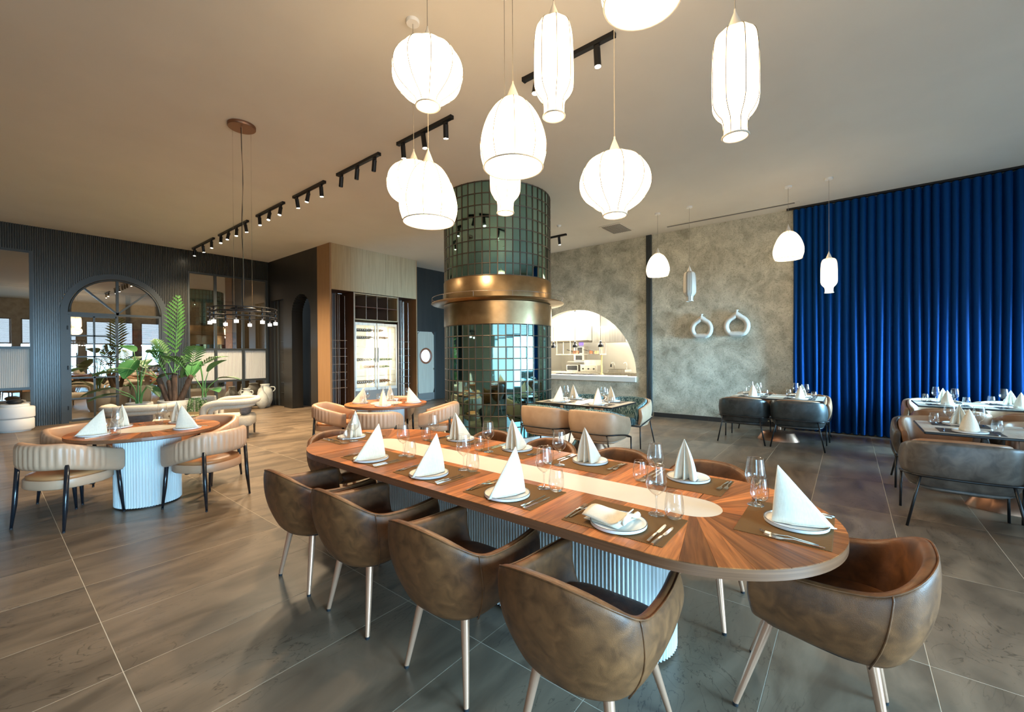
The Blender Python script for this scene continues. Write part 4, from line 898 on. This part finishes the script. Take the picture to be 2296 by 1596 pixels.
def napkin_p(hgt=.235, tail=.140, wid=.062, mouth=.066):
    """standing tent: ridge falls from the apex to a tail on the diner's side (-x); open mouth with soft folds toward +x"""
    t = thing('folded_napkin', '', 'napkin')
    base = [(-tail, .004), (-.06, .034), (0, .055), (mouth, wid), (mouth+.012, wid*.75), (mouth-.012, wid*.42), (mouth-.035, wid*.22), (mouth+.004, wid*.10), (mouth+.012, 0)]
    base = base+[(x, -y) for x, y in reversed(base[:-1])]
    B = catmull([(x, y, 0) for x, y in base], 3)
    A = Vector((mouth-.004, 0, hgt)); secs = []
    for k in range(9):
        v = k/8*.985; q = []
        for p in B:
            c = p.lerp(A, v); inner = abs(p.y) < wid*.5 and p.x > 0
            z = c.z+(.0 if k else .0); sag = .010*math.sin(PI*v)*(1 if p.y > 0 else -1)*(0 if inner else min(1, abs(p.y)/.04))
            q.append((c.x, c.y+sag, max(z, .001)))
        secs.append(q)
    o = MB().loft(secs, True, False).build('cloth', 'linen', t, True)
    md = o.modifiers.new('thick', 'SOLIDIFY'); md.thickness = .0025
    # turned-up hem at the tail
    h_ = MB().tube([(mouth-.002, wid*.93, .0025), (0, .058, .002), (-.06, .037, .002), (-tail-.004, .0, .002), (-.06, -.037, .002), (0, -.058, .002), (mouth-.002, -wid*.93, .0025)], .0022, 6).build('hem', 'linen', t, True)
    return t
PLATE, WINE, TUMB, FORK, KNIFE, NAP, NAPS = Proto(plate_p()), Proto(wine_p()), Proto(tumbler_p()), Proto(fork_p()), Proto(knife_p()), Proto(napkin_p()), Proto(napkin_p(.20, .075, .07, .055))
WMAT, DMAT = Proto(mat_p('placemat', .33, .45, 'woven_mat')), Proto(mat_p('placemat', .30, .42, 'dark_mat'))
def setting(c, a, z, where, mat=None, nap=NAP, glasses=((.155, -.07), (.155, -.15)), plate_off=-.06, cutlery=2, lie=False, where_n=''):
    """c: centre of the place, a: direction the diner looks"""
    ca, sa = math.cos(a), math.sin(a); P = lambda f, l, zz: (c[0]+f*ca-l*sa, c[1]+f*sa+l*ca, zz); dz = z+.0002
    if mat: mat.place(P(0, 0, dz), a, 'woven brown placemat at %s' % where if mat is WMAT else 'dark placemat at %s' % where, 'placemats')
    zz = dz+(.0022 if mat else 0)
    PLATE.place(P(plate_off, 0, zz), a+.3, 'white black-rimmed plate at %s' % where, 'plates')
    if nap: nap.place(P(plate_off+.005, 0, zz+.0105), a+random.uniform(-.12, .12), 'standing cream napkin at %s' % where, 'standing napkins')
    onmat = lambda f, l: zz if mat and abs(f) < .16 and abs(l) < .22 else dz
    WINE.place(P(*glasses[0], onmat(*glasses[0])), a, 'stemmed wine glass at %s' % where, 'wine glasses'); TUMB.place(P(*glasses[1], onmat(*glasses[1])), a, 'stemless tumbler at %s' % where, 'tumblers')
    if cutlery:
        fl, kl = ((.195, -.165) if mat is WMAT else (.17, -.16)) if mat else (.17, -.15)
        FORK.place(P(-.025, fl, zz), a-.08, 'inner fork at %s' % where, 'forks'); KNIFE.place(P(-.05, kl, zz), a, 'inner knife at %s' % where, 'knives')
        if cutlery > 1: FORK.place(P(-.045, fl+.022, zz), a+.02, 'outer fork at %s' % where, 'forks'); KNIFE.place(P(-.06, kl-.028, zz), a-.06, 'outer knife at %s' % where, 'knives')
random.seed(21)
for k, yy in enumerate((.78, 1.40, 2.02, 2.64)):
    setting((1.77, yy), 0, TZ, '%s place, long table\'s near side' % ordn[k], WMAT, None if k == 0 else NAP, glasses=((.15, -.09), (.15, -.17)))
for k, yy in enumerate((.74, 1.38, 2.01, 2.63)):
    setting((2.52, yy), PI, TZ, '%s place, long table\'s far side' % ordn[k], WMAT, glasses=((.14, -.12), (.15, -.205)))
setting((2.18, .215), PI/2, TZ, 'long table\'s near end', WMAT, glasses=((.14, -.155), (.135, -.235)), plate_off=-.035)
setting((2.06, 3.45), -PI/2, TZ, 'long table\'s far end', WMAT, glasses=((.14, -.08), (.17, -.18)), plate_off=-.03)
# the one napkin that lies folded over its plate
ln = thing('folded_napkin', 'cream napkin lying loosely folded across the first near-side plate', 'napkin', (1.71, .80, TZ+.0125), -.1)
secs = []
for i in range(13):
    u = i/12; q = []
    for j in range(11):
        v = j/10; x = -.075+.175*u; yv = .115-.20*v*(1-.15*u)
        z = .004+.035*math.sin(PI*min(1, u*.9+.12))*(.55+.45*math.cos(v*3))+.028*max(0, v-.7)/.3
        if v > .85: yv += .015*(v-.85)/.15
        q.append((x, yv, max(z, .002)))
    secs.append(q)
o = MB().loft(secs, False, False).build('cloth', 'linen', ln, True); md = o.modifiers.new('thick', 'SOLIDIFY'); md.thickness = .004; md.offset = 1
MB().tube([(-.07+.165*k/8, -.082+.02*k/8, .028+.012*math.sin(k*.6)) for k in range(9)], [.010+.004*math.sin(k) for k in range(9)], 8).build('rolled_edge', 'linen', ln, True)
secs = [[(-.07+.16*u, .11-.17*v, .0025+.003*math.sin(3*u)) for v in (0, .25, .5, .75, 1)] for u in (0, .25, .5, .75, 1)]
o = MB().loft(secs, False, False).build('under_fold', 'linen', ln, True); md = o.modifiers.new('thick', 'SOLIDIFY'); md.thickness = .002
def around(tc, chairs, names):
    for (x, y), nm in zip(chairs, names):
        d = math.atan2(tc[1]-y, tc[0]-x); c = (tc[0]-.36*math.cos(d), tc[1]-.36*math.sin(d)); setting(c, d, .75, nm, None, NAP, glasses=((.09, -.10), (.05, -.175)), plate_off=-.05, cutlery=1)
around(T1, ((.50, 5.58), (1.45, 5.17), (.71, 6.42), (1.68, 6.08)), ('left round table, leftmost place', 'left round table, near right place', 'left round table, far left place', 'left round table, far right place'))
around(T2, ((3.42, 6.25), (3.36, 5.0), (4.42, 4.98), (4.5, 6.2)), ('cabinet-side round table, left place', 'cabinet-side round table, near place', 'cabinet-side round table, column-side place', 'cabinet-side round table, far place'))
for key, nm in (('T3', 'hatch table'), ('T4', 'curtain-edge table'), ('T5', 'right-edge table'), ('T6', 'far right curtain table')):
    c = RT[key]
    for i, (sx, a, s1) in enumerate(((-1, 0, 'near'), (1, PI, 'far'))):
        for j, dy in enumerate((.33, -.33)):
            setting((c[0]+sx*.235, c[1]+dy), a, .7515, '%s, %s %s place' % (nm, s1, ('left', 'right')[j]), DMAT, NAP if key == 'T3' else NAPS, glasses=((.11, -.08), (.06, -.185)), plate_off=-.03, cutlery=1)
# ------------------------------------------------------------------ lantern pendants
PROF = {'round': [(.055, 0), (.10, -.010), (.165, -.048), (.208, -.105), (.225, -.167), (.218, -.229), (.185, -.286), (.13, -.33), (.09, -.356), (.077, -.378), (.075, -.392)],
        'dome': [(.04, 0), (.075, -.018), (.125, -.065), (.172, -.14), (.205, -.225), (.222, -.305), (.220, -.37), (.207, -.42), (.195, -.455)],
        'long': [(.045, 0), (.085, -.018), (.105, -.05), (.114, -.12), (.118, -.24), (.118, -.36), (.113, -.41), (.092, -.45), (.070, -.475), (.063, -.50), (.061, -.54), (.064, -.57)]}
CATN = {'round': 'round', 'dome': 'dome', 'long': 'bottle-shaped'}
def pendant(kind, x, y, ztop, label, lit=True, s=1.0, group='lantern pendants over the long table'):
    t = thing('lantern_pendant', label, 'pendant lamp', (x, y, ztop), random.uniform(0, 1), group)
    prof = [(r*s, z*s) for r, z in PROF[kind]]; NR_ = 8 if kind == 'long' else 10
    P = catmull([(r, 0, z) for r, z in prof], 3)
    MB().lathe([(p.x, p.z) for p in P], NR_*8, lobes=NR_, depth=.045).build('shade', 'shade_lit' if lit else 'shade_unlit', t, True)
    w0 = None
    for k in range(NR_):
        a = 2*PI*k/NR_
        if w0 is None: w0 = MB().tube([(p.x+.001, 0, p.z) for p in P], .0022*s, 5).build('rib_wire', 'wire', t, True)
        else: share(w0, 'rib_wire', t, (0, 0, 0), a)
    rb, zb = prof[-1]; MB().tube([(rb*math.cos(2*PI*k/36), rb*math.sin(2*PI*k/36), zb) for k in range(36)], .0055*s, 6, True).build('bottom_ring', 'cap_white', t, True)
    MB().lathe([(.045*s, -.004), (.040*s, .012), (.006, .10*s), (.005, .115*s), (.001, .116*s)], 20).build('cap', 'cap_white', t, True)
    MB().cyl((0, 0, .11*s), (0, 0, H-ztop-.02), .0028, n=6).build('cord', 'cord_grey', t)
    MB().lathe([(.001, H-ztop-.028), (.052, H-ztop-.028), (.055, H-ztop-.024), (.055, H-ztop), (.001, H-ztop)], 28).build('canopy', 'white_paint', t, True, auto=40)
    return t
random.seed(2)
pendant('round', 1.79, 2.10, 3.475, 'large round lantern pendant, upper left of the lamp cluster')
pendant('round', 2.28, 2.86, 3.11, 'round lantern pendant half hidden behind the lower left dome')
pendant('dome', 2.02, 2.37, 2.876, 'dome lantern pendant at the lower left of the cluster', s=.93)
pendant('dome', 2.21, 1.74, 3.19, 'dome lantern pendant hanging in front of the mirrored column')
pendant('long', 2.54, 2.08, 3.16, 'bottle-shaped lantern hanging behind the dome before the column')
pendant('long', 2.15, 1.38, 3.49, 'bottle-shaped lantern pendant in front of the ceiling track')
pendant('round', 2.555, 1.18, 2.78, 'round lantern pendant lowest, right of the mirrored column')
pendant('dome', 2.16, .84, 3.785, 'dome lantern pendant cut off by the photo\'s top edge')
pendant('long', 2.547, .478, 3.235, 'bottle-shaped lantern pendant, rightmost of the big cluster')
gp = 'small pendants along the plaster wall'
pendant('dome', 8.48, 3.0, 3.50, 'small dome pendant beside the dark wall upright', group=gp)
pendant('long', 8.48, 2.39, 3.06, 'unlit grey bottle-shaped pendant above the ring vases', lit=False, group=gp)
pendant('dome', 8.52, .80, 3.545, 'small dome pendant at the curtain\'s left edge', s=1.03, group=gp)
pendant('long', 8.53, .25, 3.01, 'small bottle-shaped pendant in front of the blue curtain', s=.97, group=gp)
# ------------------------------------------------------------------ ceiling tracks with spot heads
def spot_head(parent, y, lit, tilt):
    h = MB().box((0, y, -.055), (.03, .05, .035)).build('spot_head', 'black_metal', parent)
    dx, dy = math.sin(tilt[0]), math.sin(tilt[1]); p0 = Vector((0, y, -.075)); d = Vector((dx, dy, -1)).normalized(); p1 = p0+d*.15
    MB().cyl(p0, p1, .031, n=16).build('barrel', 'black_metal', h, True, auto=40)
    MB().cyl(p1+d*.0005, p1+d*.004, .026, n=16).build('lens', 'lamp_disc' if lit else 'black_gloss', h)
    MB().tube([(.02, y+.01, -.05), (.045, y+.03, -.075), (.03, y+.02, -.115)], .004, 5).build('cable', 'black_metal', h)
def track(x, ya, yb, n, label, lit=True, power=1.0):
    t = thing('track_light', label, 'track light', (x, 0, H), 0, 'black ceiling tracks')
    MB().box((0, (ya+yb)/2, -.02), (.045, abs(yb-ya), .04)).build('rail', 'black_metal', t); MB().box((0, ya, -.02), (.05, .02, .044)).build('end_cap', 'black_metal', t); MB().box((0, yb, -.02), (.05, .02, .044)).build('end_cap', 'black_metal', t)
    for k in range(n):
        y = ya+(yb-ya)*((k+.25)/(n-.5) if n > 1 else .9); tl = (random.uniform(-.2, .2), random.uniform(-.2, .2)) if lit else (.05, .25)
        spot_head(t, y, lit, tl)
    if lit:
        d = bpy.data.lights.new('track_lamp', 'SPOT'); d.energy = SPOT_W*power; d.color = (1, .77, .50); d.spot_size = 2.3; d.spot_blend = 1; d.shadow_soft_size = .12
        o = bpy.data.objects.new('track_lamp', d); COL.objects.link(o); o.location = (0, (ya+yb)/2, -.27); o.parent = t
SPOT_W = 420
track(3.46, 13.35, 11.78, 3, 'farthest black ceiling track with three spots'); track(3.46, 11.41, 9.73, 4, 'black ceiling track with four spots, second farthest'); track(3.46, 9.25, 8.06, 3, 'black ceiling track third from the dark slatted wall')
track(3.46, 7.65, 6.59, 3, 'black ceiling track with one flaring spot, middle of the row'); track(3.46, 6.18, 5.09, 3, 'black ceiling track whose three spots are switched off', lit=False); track(3.46, 4.66, 3.64, 3, 'black ceiling track behind the left lantern pendants', power=.6); track(3.46, 2.58, 1.60, 2, 'nearest black ceiling track behind the bottle-shaped lantern', power=.3)
track(8.54, 6.3, 5.17, 2, 'short black ceiling track right of the mirrored column', power=.15)
# ------------------------------------------------------------------ ring chandelier
ch = thing('ring_chandelier', 'black ring chandelier with small glowing lamp caps on long wires', 'chandelier', (2.0, 5.78, 2.0))
MB().lathe([(.001, 2.262), (.145, 2.262), (.15, 2.268), (.15, 2.299), (.001, 2.299)], 40).build('canopy', 'copper', ch, True, auto=40)
for z in (-.035, .015, .065): MB().tube([(.355*math.cos(2*PI*k/64), .355*math.sin(2*PI*k/64), z) for k in range(64)], .0075, 6, True).build('ring', 'black_metal', ch, True)
for k in range(8):
    a = 2*PI*k/8+.25; l = MB().cyl((.345*math.cos(a), .345*math.sin(a), -.085), (.345*math.cos(a), .345*math.sin(a), .075), .010, n=10).build('lamp_arm', 'black_gloss', ch, True)
    MB().cyl((.345*math.cos(a), .345*math.sin(a), -.125), (.345*math.cos(a), .345*math.sin(a), -.092), .022, n=16).build('lamp_cap', 'led_cap', l)
MB().tube([(.12*math.cos(2*PI*k/24), .12*math.sin(2*PI*k/24), .06) for k in range(24)], .02, 6, True).build('hub', 'black_metal', ch, True)
for a in (0.2, 2.3, 4.4): MB().tube([(.1*math.cos(a), .1*math.sin(a), .06), (.355*math.cos(a), .355*math.sin(a), .06)], .006, 6).build('spoke', 'black_metal', ch)
for a in (0.2, 2.3, 4.4): MB().cyl((.11*math.cos(a), .11*math.sin(a), .06), (.11*math.cos(a), .11*math.sin(a), 2.264), .002, n=5).build('wire', 'steel', ch)
MB().tube([(.0+.012*math.sin(k*1.1), .012*math.cos(k*.9), .07+2.195*k/10) for k in range(11)], .004, 6).build('power_cord', 'black_metal', ch, True)
# ------------------------------------------------------------------ ceiling fittings
ac = thing('air_vent', 'square ceiling air vent behind the lowest round lantern', 'vent', (8.9, 4.07, H))
MB().box((0, 0, -.008), (.72, .50, .016)).build('frame', 'ceiling_paint', ac)
for k in range(11): MB().box((0, -.2+.04*k, -.018), (.64, .022, .006)).build('louvre', 'grey_kick', ac)
ls = thing('slot_vent', 'long slim ceiling slot vent above the ring vases', 'vent', (9.5, 1.97, H)); MB().box((0, 0, -.004), (.13, 2.5, .008)).build('frame', 'ceiling_paint', ls)
for k in range(2): MB().box((-.02+.04*k, 0, -.010), (.022, 2.36, .006)).build('slot', 'grey_kick', ls)
sm = thing('smoke_detector', 'small white smoke detector on the ceiling by the column', 'detector', (7.89, 4.95, H)); MB().lathe([(.001, -.04), (.03, -.04), (.045, -.02), (.05, 0)], 20).build('body', 'white_paint', sm, True); MB().lathe([(.05, -.004), (.058, -.002), (.058, 0)], 20).build('base_ring', 'white_paint', sm)
# ------------------------------------------------------------------ lounge corner: tub lounge chairs, table, plants, urns, stool
def lounge(loc, rz, label):
    t = thing('lounge_chair', label, 'lounge chair', (*loc, 0), rz, 'beige lounge chairs')
    fr_ = [(.36, .40, .30), (.36, .42, .56), (.22, .43, .655), (-.10, .42, .665), (-.32, .30, .67), (-.38, 0, .67)]
    MB().tube(catmull(mirror_path(fr_), 5), .052, 12).build('arm_roll', 'beige_boucle', t, True)
    fr2 = [(.27, .36, .24), (.27, .375, .50), (.17, .375, .575), (-.10, .36, .585), (-.26, .26, .59), (-.31, 0, .59)]
    MB().tube(catmull(mirror_path(fr2), 5), .042, 12).build('inner_roll', 'beige_boucle', t, True)
    secs = []
    for z, k in ((.20, .9), (.23, 1), (.36, 1), (.40, .94), (.405, .6)): secs.append([(.02+.36*k*math.copysign(abs(math.cos(2*PI*i/36))**.55, math.cos(2*PI*i/36)), .38*k*math.copysign(abs(math.sin(2*PI*i/36))**.55, math.sin(2*PI*i/36)), z) for i in range(36)])
    MB().loft(secs, True, True).build('seat', 'beige_boucle', t, True)
    secs = []
    for x, k in ((-.27, .9), (-.24, 1), (-.19, 1), (-.16, .9)): secs.append([(x+.02, .24*k*math.copysign(abs(math.cos(2*PI*i/24))**.5, math.cos(2*PI*i/24)), .52+.12*k*math.copysign(abs(math.sin(2*PI*i/24))**.5, math.sin(2*PI*i/24))) for i in range(24)])
    MB().loft(secs, True, True).build('cushion', 'grey_cushion', t, True)
    for sx in (-.28, .30):
        for sy_ in (-.30, .30): MB().cyl((sx, sy_, 0), (sx, sy_, .22), .016, .02).build('leg', 'bronze_dark', t)
lounge((1.62, 9.15), math.radians(62), 'beige lounge chair with a grey cushion behind the left round table'); lounge((2.92, 8.95), math.radians(150), 'beige lounge chair with an open arm frame near the urns')
st = thing('side_table', 'round metal-topped side table between the beige lounge chairs', 'table', (2.38, 9.45, 0)); MB().lathe([(.001, .40), (.30, .40), (.31, .41), (.31, .43), (.30, .435), (.001, .43)], 36).build('top', 'bronze', st, True, auto=40); MB().lathe([(.10, 0), (.10, .40)], 20).build('pillar', 'bronze_dark', st); MB().lathe([(.001, .015), (.2, .015), (.2, 0), (.001, 0)], 24).build('base', 'bronze_dark', st)
def planter(loc, r, h, label, mt='pot_white'):
    t = thing('plant_pot', label, 'plant pot', (*loc, 0)); MB().lathe([(.001, 0), (r*.70, 0), (r*.92, h*.25), (r, h*.55), (r*.93, h*.9), (r*.90, h), (r*.82, h), (r*.84, h*.86)], 36).build('bowl', mt, t, True, auto=50); MB().lathe([(.001, h*.86), (r*.84, h*.86)], 24).build('soil', 'trunk', t); return t
planter((2.45, 10.75), .30, .60, 'large pale planter holding the palm trees'); planter((2.98, 10.85), .24, .62, 'grey stone planter right of the palm', 'urn_white'); planter((2.0, 11.3), .24, .55, 'pale planter left of the palm')
def leaflet(mb, p, d, n_, L_, w, droop):
    """narrow folded blade from p along d"""
    d = Vector(d).normalized(); s = d.cross(n_).normalized(); P = []; 
    for k, (u, ww) in enumerate(((0, .15), (.25, .9), (.55, 1), (.8, .6), (1, .03))):
        c = Vector(p)+d*L_*u+Vector((0, 0, -droop*L_*u*u)); P.append([c-s*w*ww*.5, c+n_*w*.12*ww, c+s*w*ww*.5])
    o = len(mb.v); mb.v += [tuple(q) for r in P for q in r]
    for k in range(4):
        for j in range(2): mb.f.append((o+k*3+j, o+k*3+j+1, o+(k+1)*3+j+1, o+(k+1)*3+j))
def frond(parent, base, az, L_, rise, droop, nl=16, lw=.030, ll=.30, mat='leaf_palm'):
    hd_ = Vector((math.cos(az), math.sin(az), 0)); pts = []
    for k in range(15):
        u = k/14; pts.append(Vector(base)+hd_*(L_*u*math.cos(rise))*(1-.12*u)+Vector((0, 0, L_*math.sin(rise)*u-droop*u*u*L_)))
    mb = MB(); mb.tube(pts, [.009*(1-.75*k/14) for k in range(15)], 6); fo = mb.build('frond', 'stem', parent, True)
    bl = None
    for k in range(nl):
        u = .28+.70*k/(nl-1); i = min(13, int(u*14)); p = pts[i].lerp(pts[i+1], u*14-i); tg = (pts[i+1]-pts[i]).normalized(); side = tg.cross(Vector((0, 0, 1))).normalized(); upn = side.cross(tg).normalized()
        for sg in (1, -1):
            l = ll*math.sin(PI*(.12+.80*(k/(nl-1))**.8))*random.uniform(.9, 1.08); d = tg*.75+side*sg*.75+upn*.15; mb2 = MB(); leaflet(mb2, p, d, upn, l, lw*random.uniform(.9, 1.15), .25); mb2.build('leaflet', mat, fo, True)
random.seed(9)
pm = thing('palm_tree', 'tall green palm with brown fibrous trunks in a pale planter', 'palm', (2.45, 10.75, .52))
for k, (dx, dy, hh, lean) in enumerate(((-.10, .10, .50, (-.10, .10)), (0, 0, .58, (0, 0)), (.10, -.08, .55, (.12, -.13)), (-.03, .03, .45, (-.04, .02)))):
    p0 = Vector((dx*.6, dy*.6, 0)); p1 = Vector((dx+lean[0]*.5, dy+lean[1]*.5, hh*.6)); p2 = Vector((dx+lean[0], dy+lean[1], hh))
    MB().tube(catmull([p0, p1, p2], 5), [.065, .062, .058, .055, .05, .05, .05, .052, .05, .045, .03], 10).build('trunk', 'trunk', pm, True)
    MB().lathe([(.045, -.05), (.050, -.01), (.036, .03), (.012, .05)], 12, tuple(p2)).build('fibre_collar', 'trunk', pm)
    if k == 1:
        frond(pm, p2, -.9, 1.65, 1.50, .02, 15, .050, .44)
        frond(pm, p2, 2.2, 1.05, 1.15, .22, 12, .036, .32)
    elif k == 0: frond(pm, p2, 2.2, 1.35, .80, .42, 13, .034, .36); frond(pm, p2, 2.9, 1.2, .65, .45, 12, .032, .32)
    elif k == 2: frond(pm, p2, -.9, 1.15, .85, .40, 12, .034, .34); frond(pm, p2, -1.6, .95, 1.1, .25, 10, .036, .32); frond(pm, p2, -2.6, .9, .95, .35, 10, .034, .3)
    else: frond(pm, p2, 2.5, .95, 1.25, .2, 10, .036, .32); frond(pm, p2, -2.9, .9, 1.2, .25, 10, .034, .3); frond(pm, p2, .6, 1.0, 1.0, .3, 9, .03, .3)
def broad_plant(loc, stems, label):
    t = thing('broad_leaf_plant', label, 'plant', loc)
    for (az, out, hh, L_, w, tilt, mt) in stems:
        hd_ = Vector((math.cos(az), math.sin(az), 0)); tip = hd_*out+Vector((0, 0, hh)); st_ = MB().tube(catmull([hd_*.04, hd_*out*.25+Vector((0, 0, hh*.55)), tip], 5), [.014, .013, .012, .011, .010, .009, .009, .008, .008, .007, .006], 6).build('stalk', 'stem', t, True)
        d = (hd_*math.cos(tilt)+Vector((0, 0, math.sin(tilt)))).normalized(); s = Vector((-hd_.y, hd_.x, 0)); n_ = s.cross(d); secs = []
        for k in range(9):
            u = k/8; ww = 1.2*w*math.sin(PI*min(1, .06+u*.92))**.7; c = tip+d*L_*1.1*u+Vector((0, 0, -.25*L_*u*u)); secs.append([tuple(c+s*ww*v+n_*(-abs(v)*ww*.35)) for v in (-.5, -.25, 0, .25, .5)])
        MB().loft(secs, False, False).build('leaf', mt, st_, True); MB().tube([q[2] for q in secs], .003, 4).build('midrib', 'stem', st_, True)
B_, D_ = 'leaf_broad', 'leaf_dark'
broad_plant((2.0, 11.3, .46), ((2.2, .10, 1.12, .42, .30, .5, B_), (-.9, .18, 1.10, .36, .26, .2, B_), (2.3, .35, .70, .50, .20, .1, B_), (2.6, .42, .40, .46, .17, -.1, D_), (-.9, .40, .58, .40, .18, .45, D_), (-1.3, .3, .45, .38, .16, -.3, D_), (3.4, .3, .30, .45, .15, 0, D_), (-2.2, .12, .95, .40, .28, -.6, B_), (.8, .2, .8, .4, .2, .2, D_)), 'broad-leaved green plant left of the palm')
broad_plant((2.98, 10.85, .53), ((-.9, .10, .62, .50, .24, .75, B_), (-.9, .32, .48, .44, .15, .15, D_), (-1.4, .22, .25, .34, .22, .1, B_), (2.2, .1, .8, .40, .28, -.5, B_), (2.0, .25, .5, .4, .2, .2, D_), (-2.4, .12, .85, .36, .26, -.7, B_)), 'broad-leaved green plant right of the palm')
tr = thing('trailing_plant', 'small trailing green plant spilling over the stone planter', 'plant', (2.70, 10.45, .60))
for k in range(26):
    a = random.uniform(-2.6, -.4); r_ = random.uniform(.05, .16); L_ = random.uniform(.15, .42)
    vn = MB().tube([(0, 0, 0), (r_*math.cos(a), r_*math.sin(a), .04), (r_*1.5*math.cos(a), r_*1.5*math.sin(a), -L_*.5), (r_*1.55*math.cos(a), r_*1.55*math.sin(a), -L_)], .004, 4); 
    for q in range(12):
        u = q/11; leaflet(vn, (r_*1.5*math.cos(a), r_*1.5*math.sin(a), -L_*u), (random.uniform(-1, 1), random.uniform(-1, 1), -.4), Vector((0, 0, 1)), .035, .02, .2)
    vn.build('vine', 'leaf_palm', tr)
def urn(loc, prof, label, handles):
    t = thing('clay_urn', label, 'urn', (*loc, 0)); MB().lathe(prof, 32).build('body', 'urn_white', t, True)
    for a in handles: r_ = max(r for r, z in prof if z > prof[-1][1]*.80); zt = prof[-1][1]; MB().tube(catmull([(r_*.9*math.cos(a), r_*.9*math.sin(a), zt*.93), (r_*1.55*math.cos(a), r_*1.55*math.sin(a), zt*.93), (r_*1.7*math.cos(a), r_*1.7*math.sin(a), zt*.82), (r_*1.35*math.cos(a), r_*1.35*math.sin(a), zt*.72)], 4), .014, 8).build('handle', 'urn_white', t, True)
LA = -.9
urn((4.62, 13.15), [(.001, 0), (.10, 0), (.17, .15), (.18, .32), (.14, .42), (.085, .47), (.08, .56), (.10, .58), (.085, .58), (.07, .55)], 'two-handled whitewashed urn behind the open lounge chair', (LA, LA+PI))
urn((4.95, 13.0), [(.001, 0), (.07, 0), (.15, .12), (.165, .24), (.12, .38), (.05, .47), (.035, .55), (.035, .62), (.045, .63), (.03, .63)], 'slim-necked whitewashed urn, middle of three', ())
urn((5.15, 13.3), [(.001, 0), (.12, 0), (.19, .2), (.20, .40), (.17, .52), (.12, .57), (.11, .63), (.13, .66), (.115, .66), (.10, .62)], 'largest whitewashed urn beside the dark wall', (LA,))
so = thing('pouf_stool', 'white drum-shaped pouf before the leftmost window', 'stool', (.42, 13.15, 0))
MB().lathe([(.001, 0), (.22, 0), (.22, .03), (.001, .03)], 32).build('base', 'white_paint', so); MB().lathe([(.001, .03), (.25, .03), (.265, .05), (.265, .24), (.25, .26), (.001, .26)], 36).build('lower_drum', 'paper_white', so, True, auto=40); MB().lathe([(.001, .265), (.255, .265), (.275, .285), (.275, .47), (.26, .49), (.001, .49)], 36).build('upper_drum', 'paper_white', so, True, auto=40); MB().lathe([(.001, .49), (.19, .49), (.20, .51), (.19, .545), (.001, .55)], 32).build('seat_pad', 'paper_white', so, True, auto=40)
fur = thing('dark_cushion', 'small black cushion lying on the white pouf', 'cushion', (.42, 13.15, .55)); MB().lathe([(.001, 0), (.09, .005), (.12, .035), (.10, .07), (.05, .09), (.001, .092)], 20).build('pad', 'rubber', fur, True); MB().lathe([(.118, .03), (.124, .035), (.118, .04)], 20).build('piping', 'black_metal', fur, True)
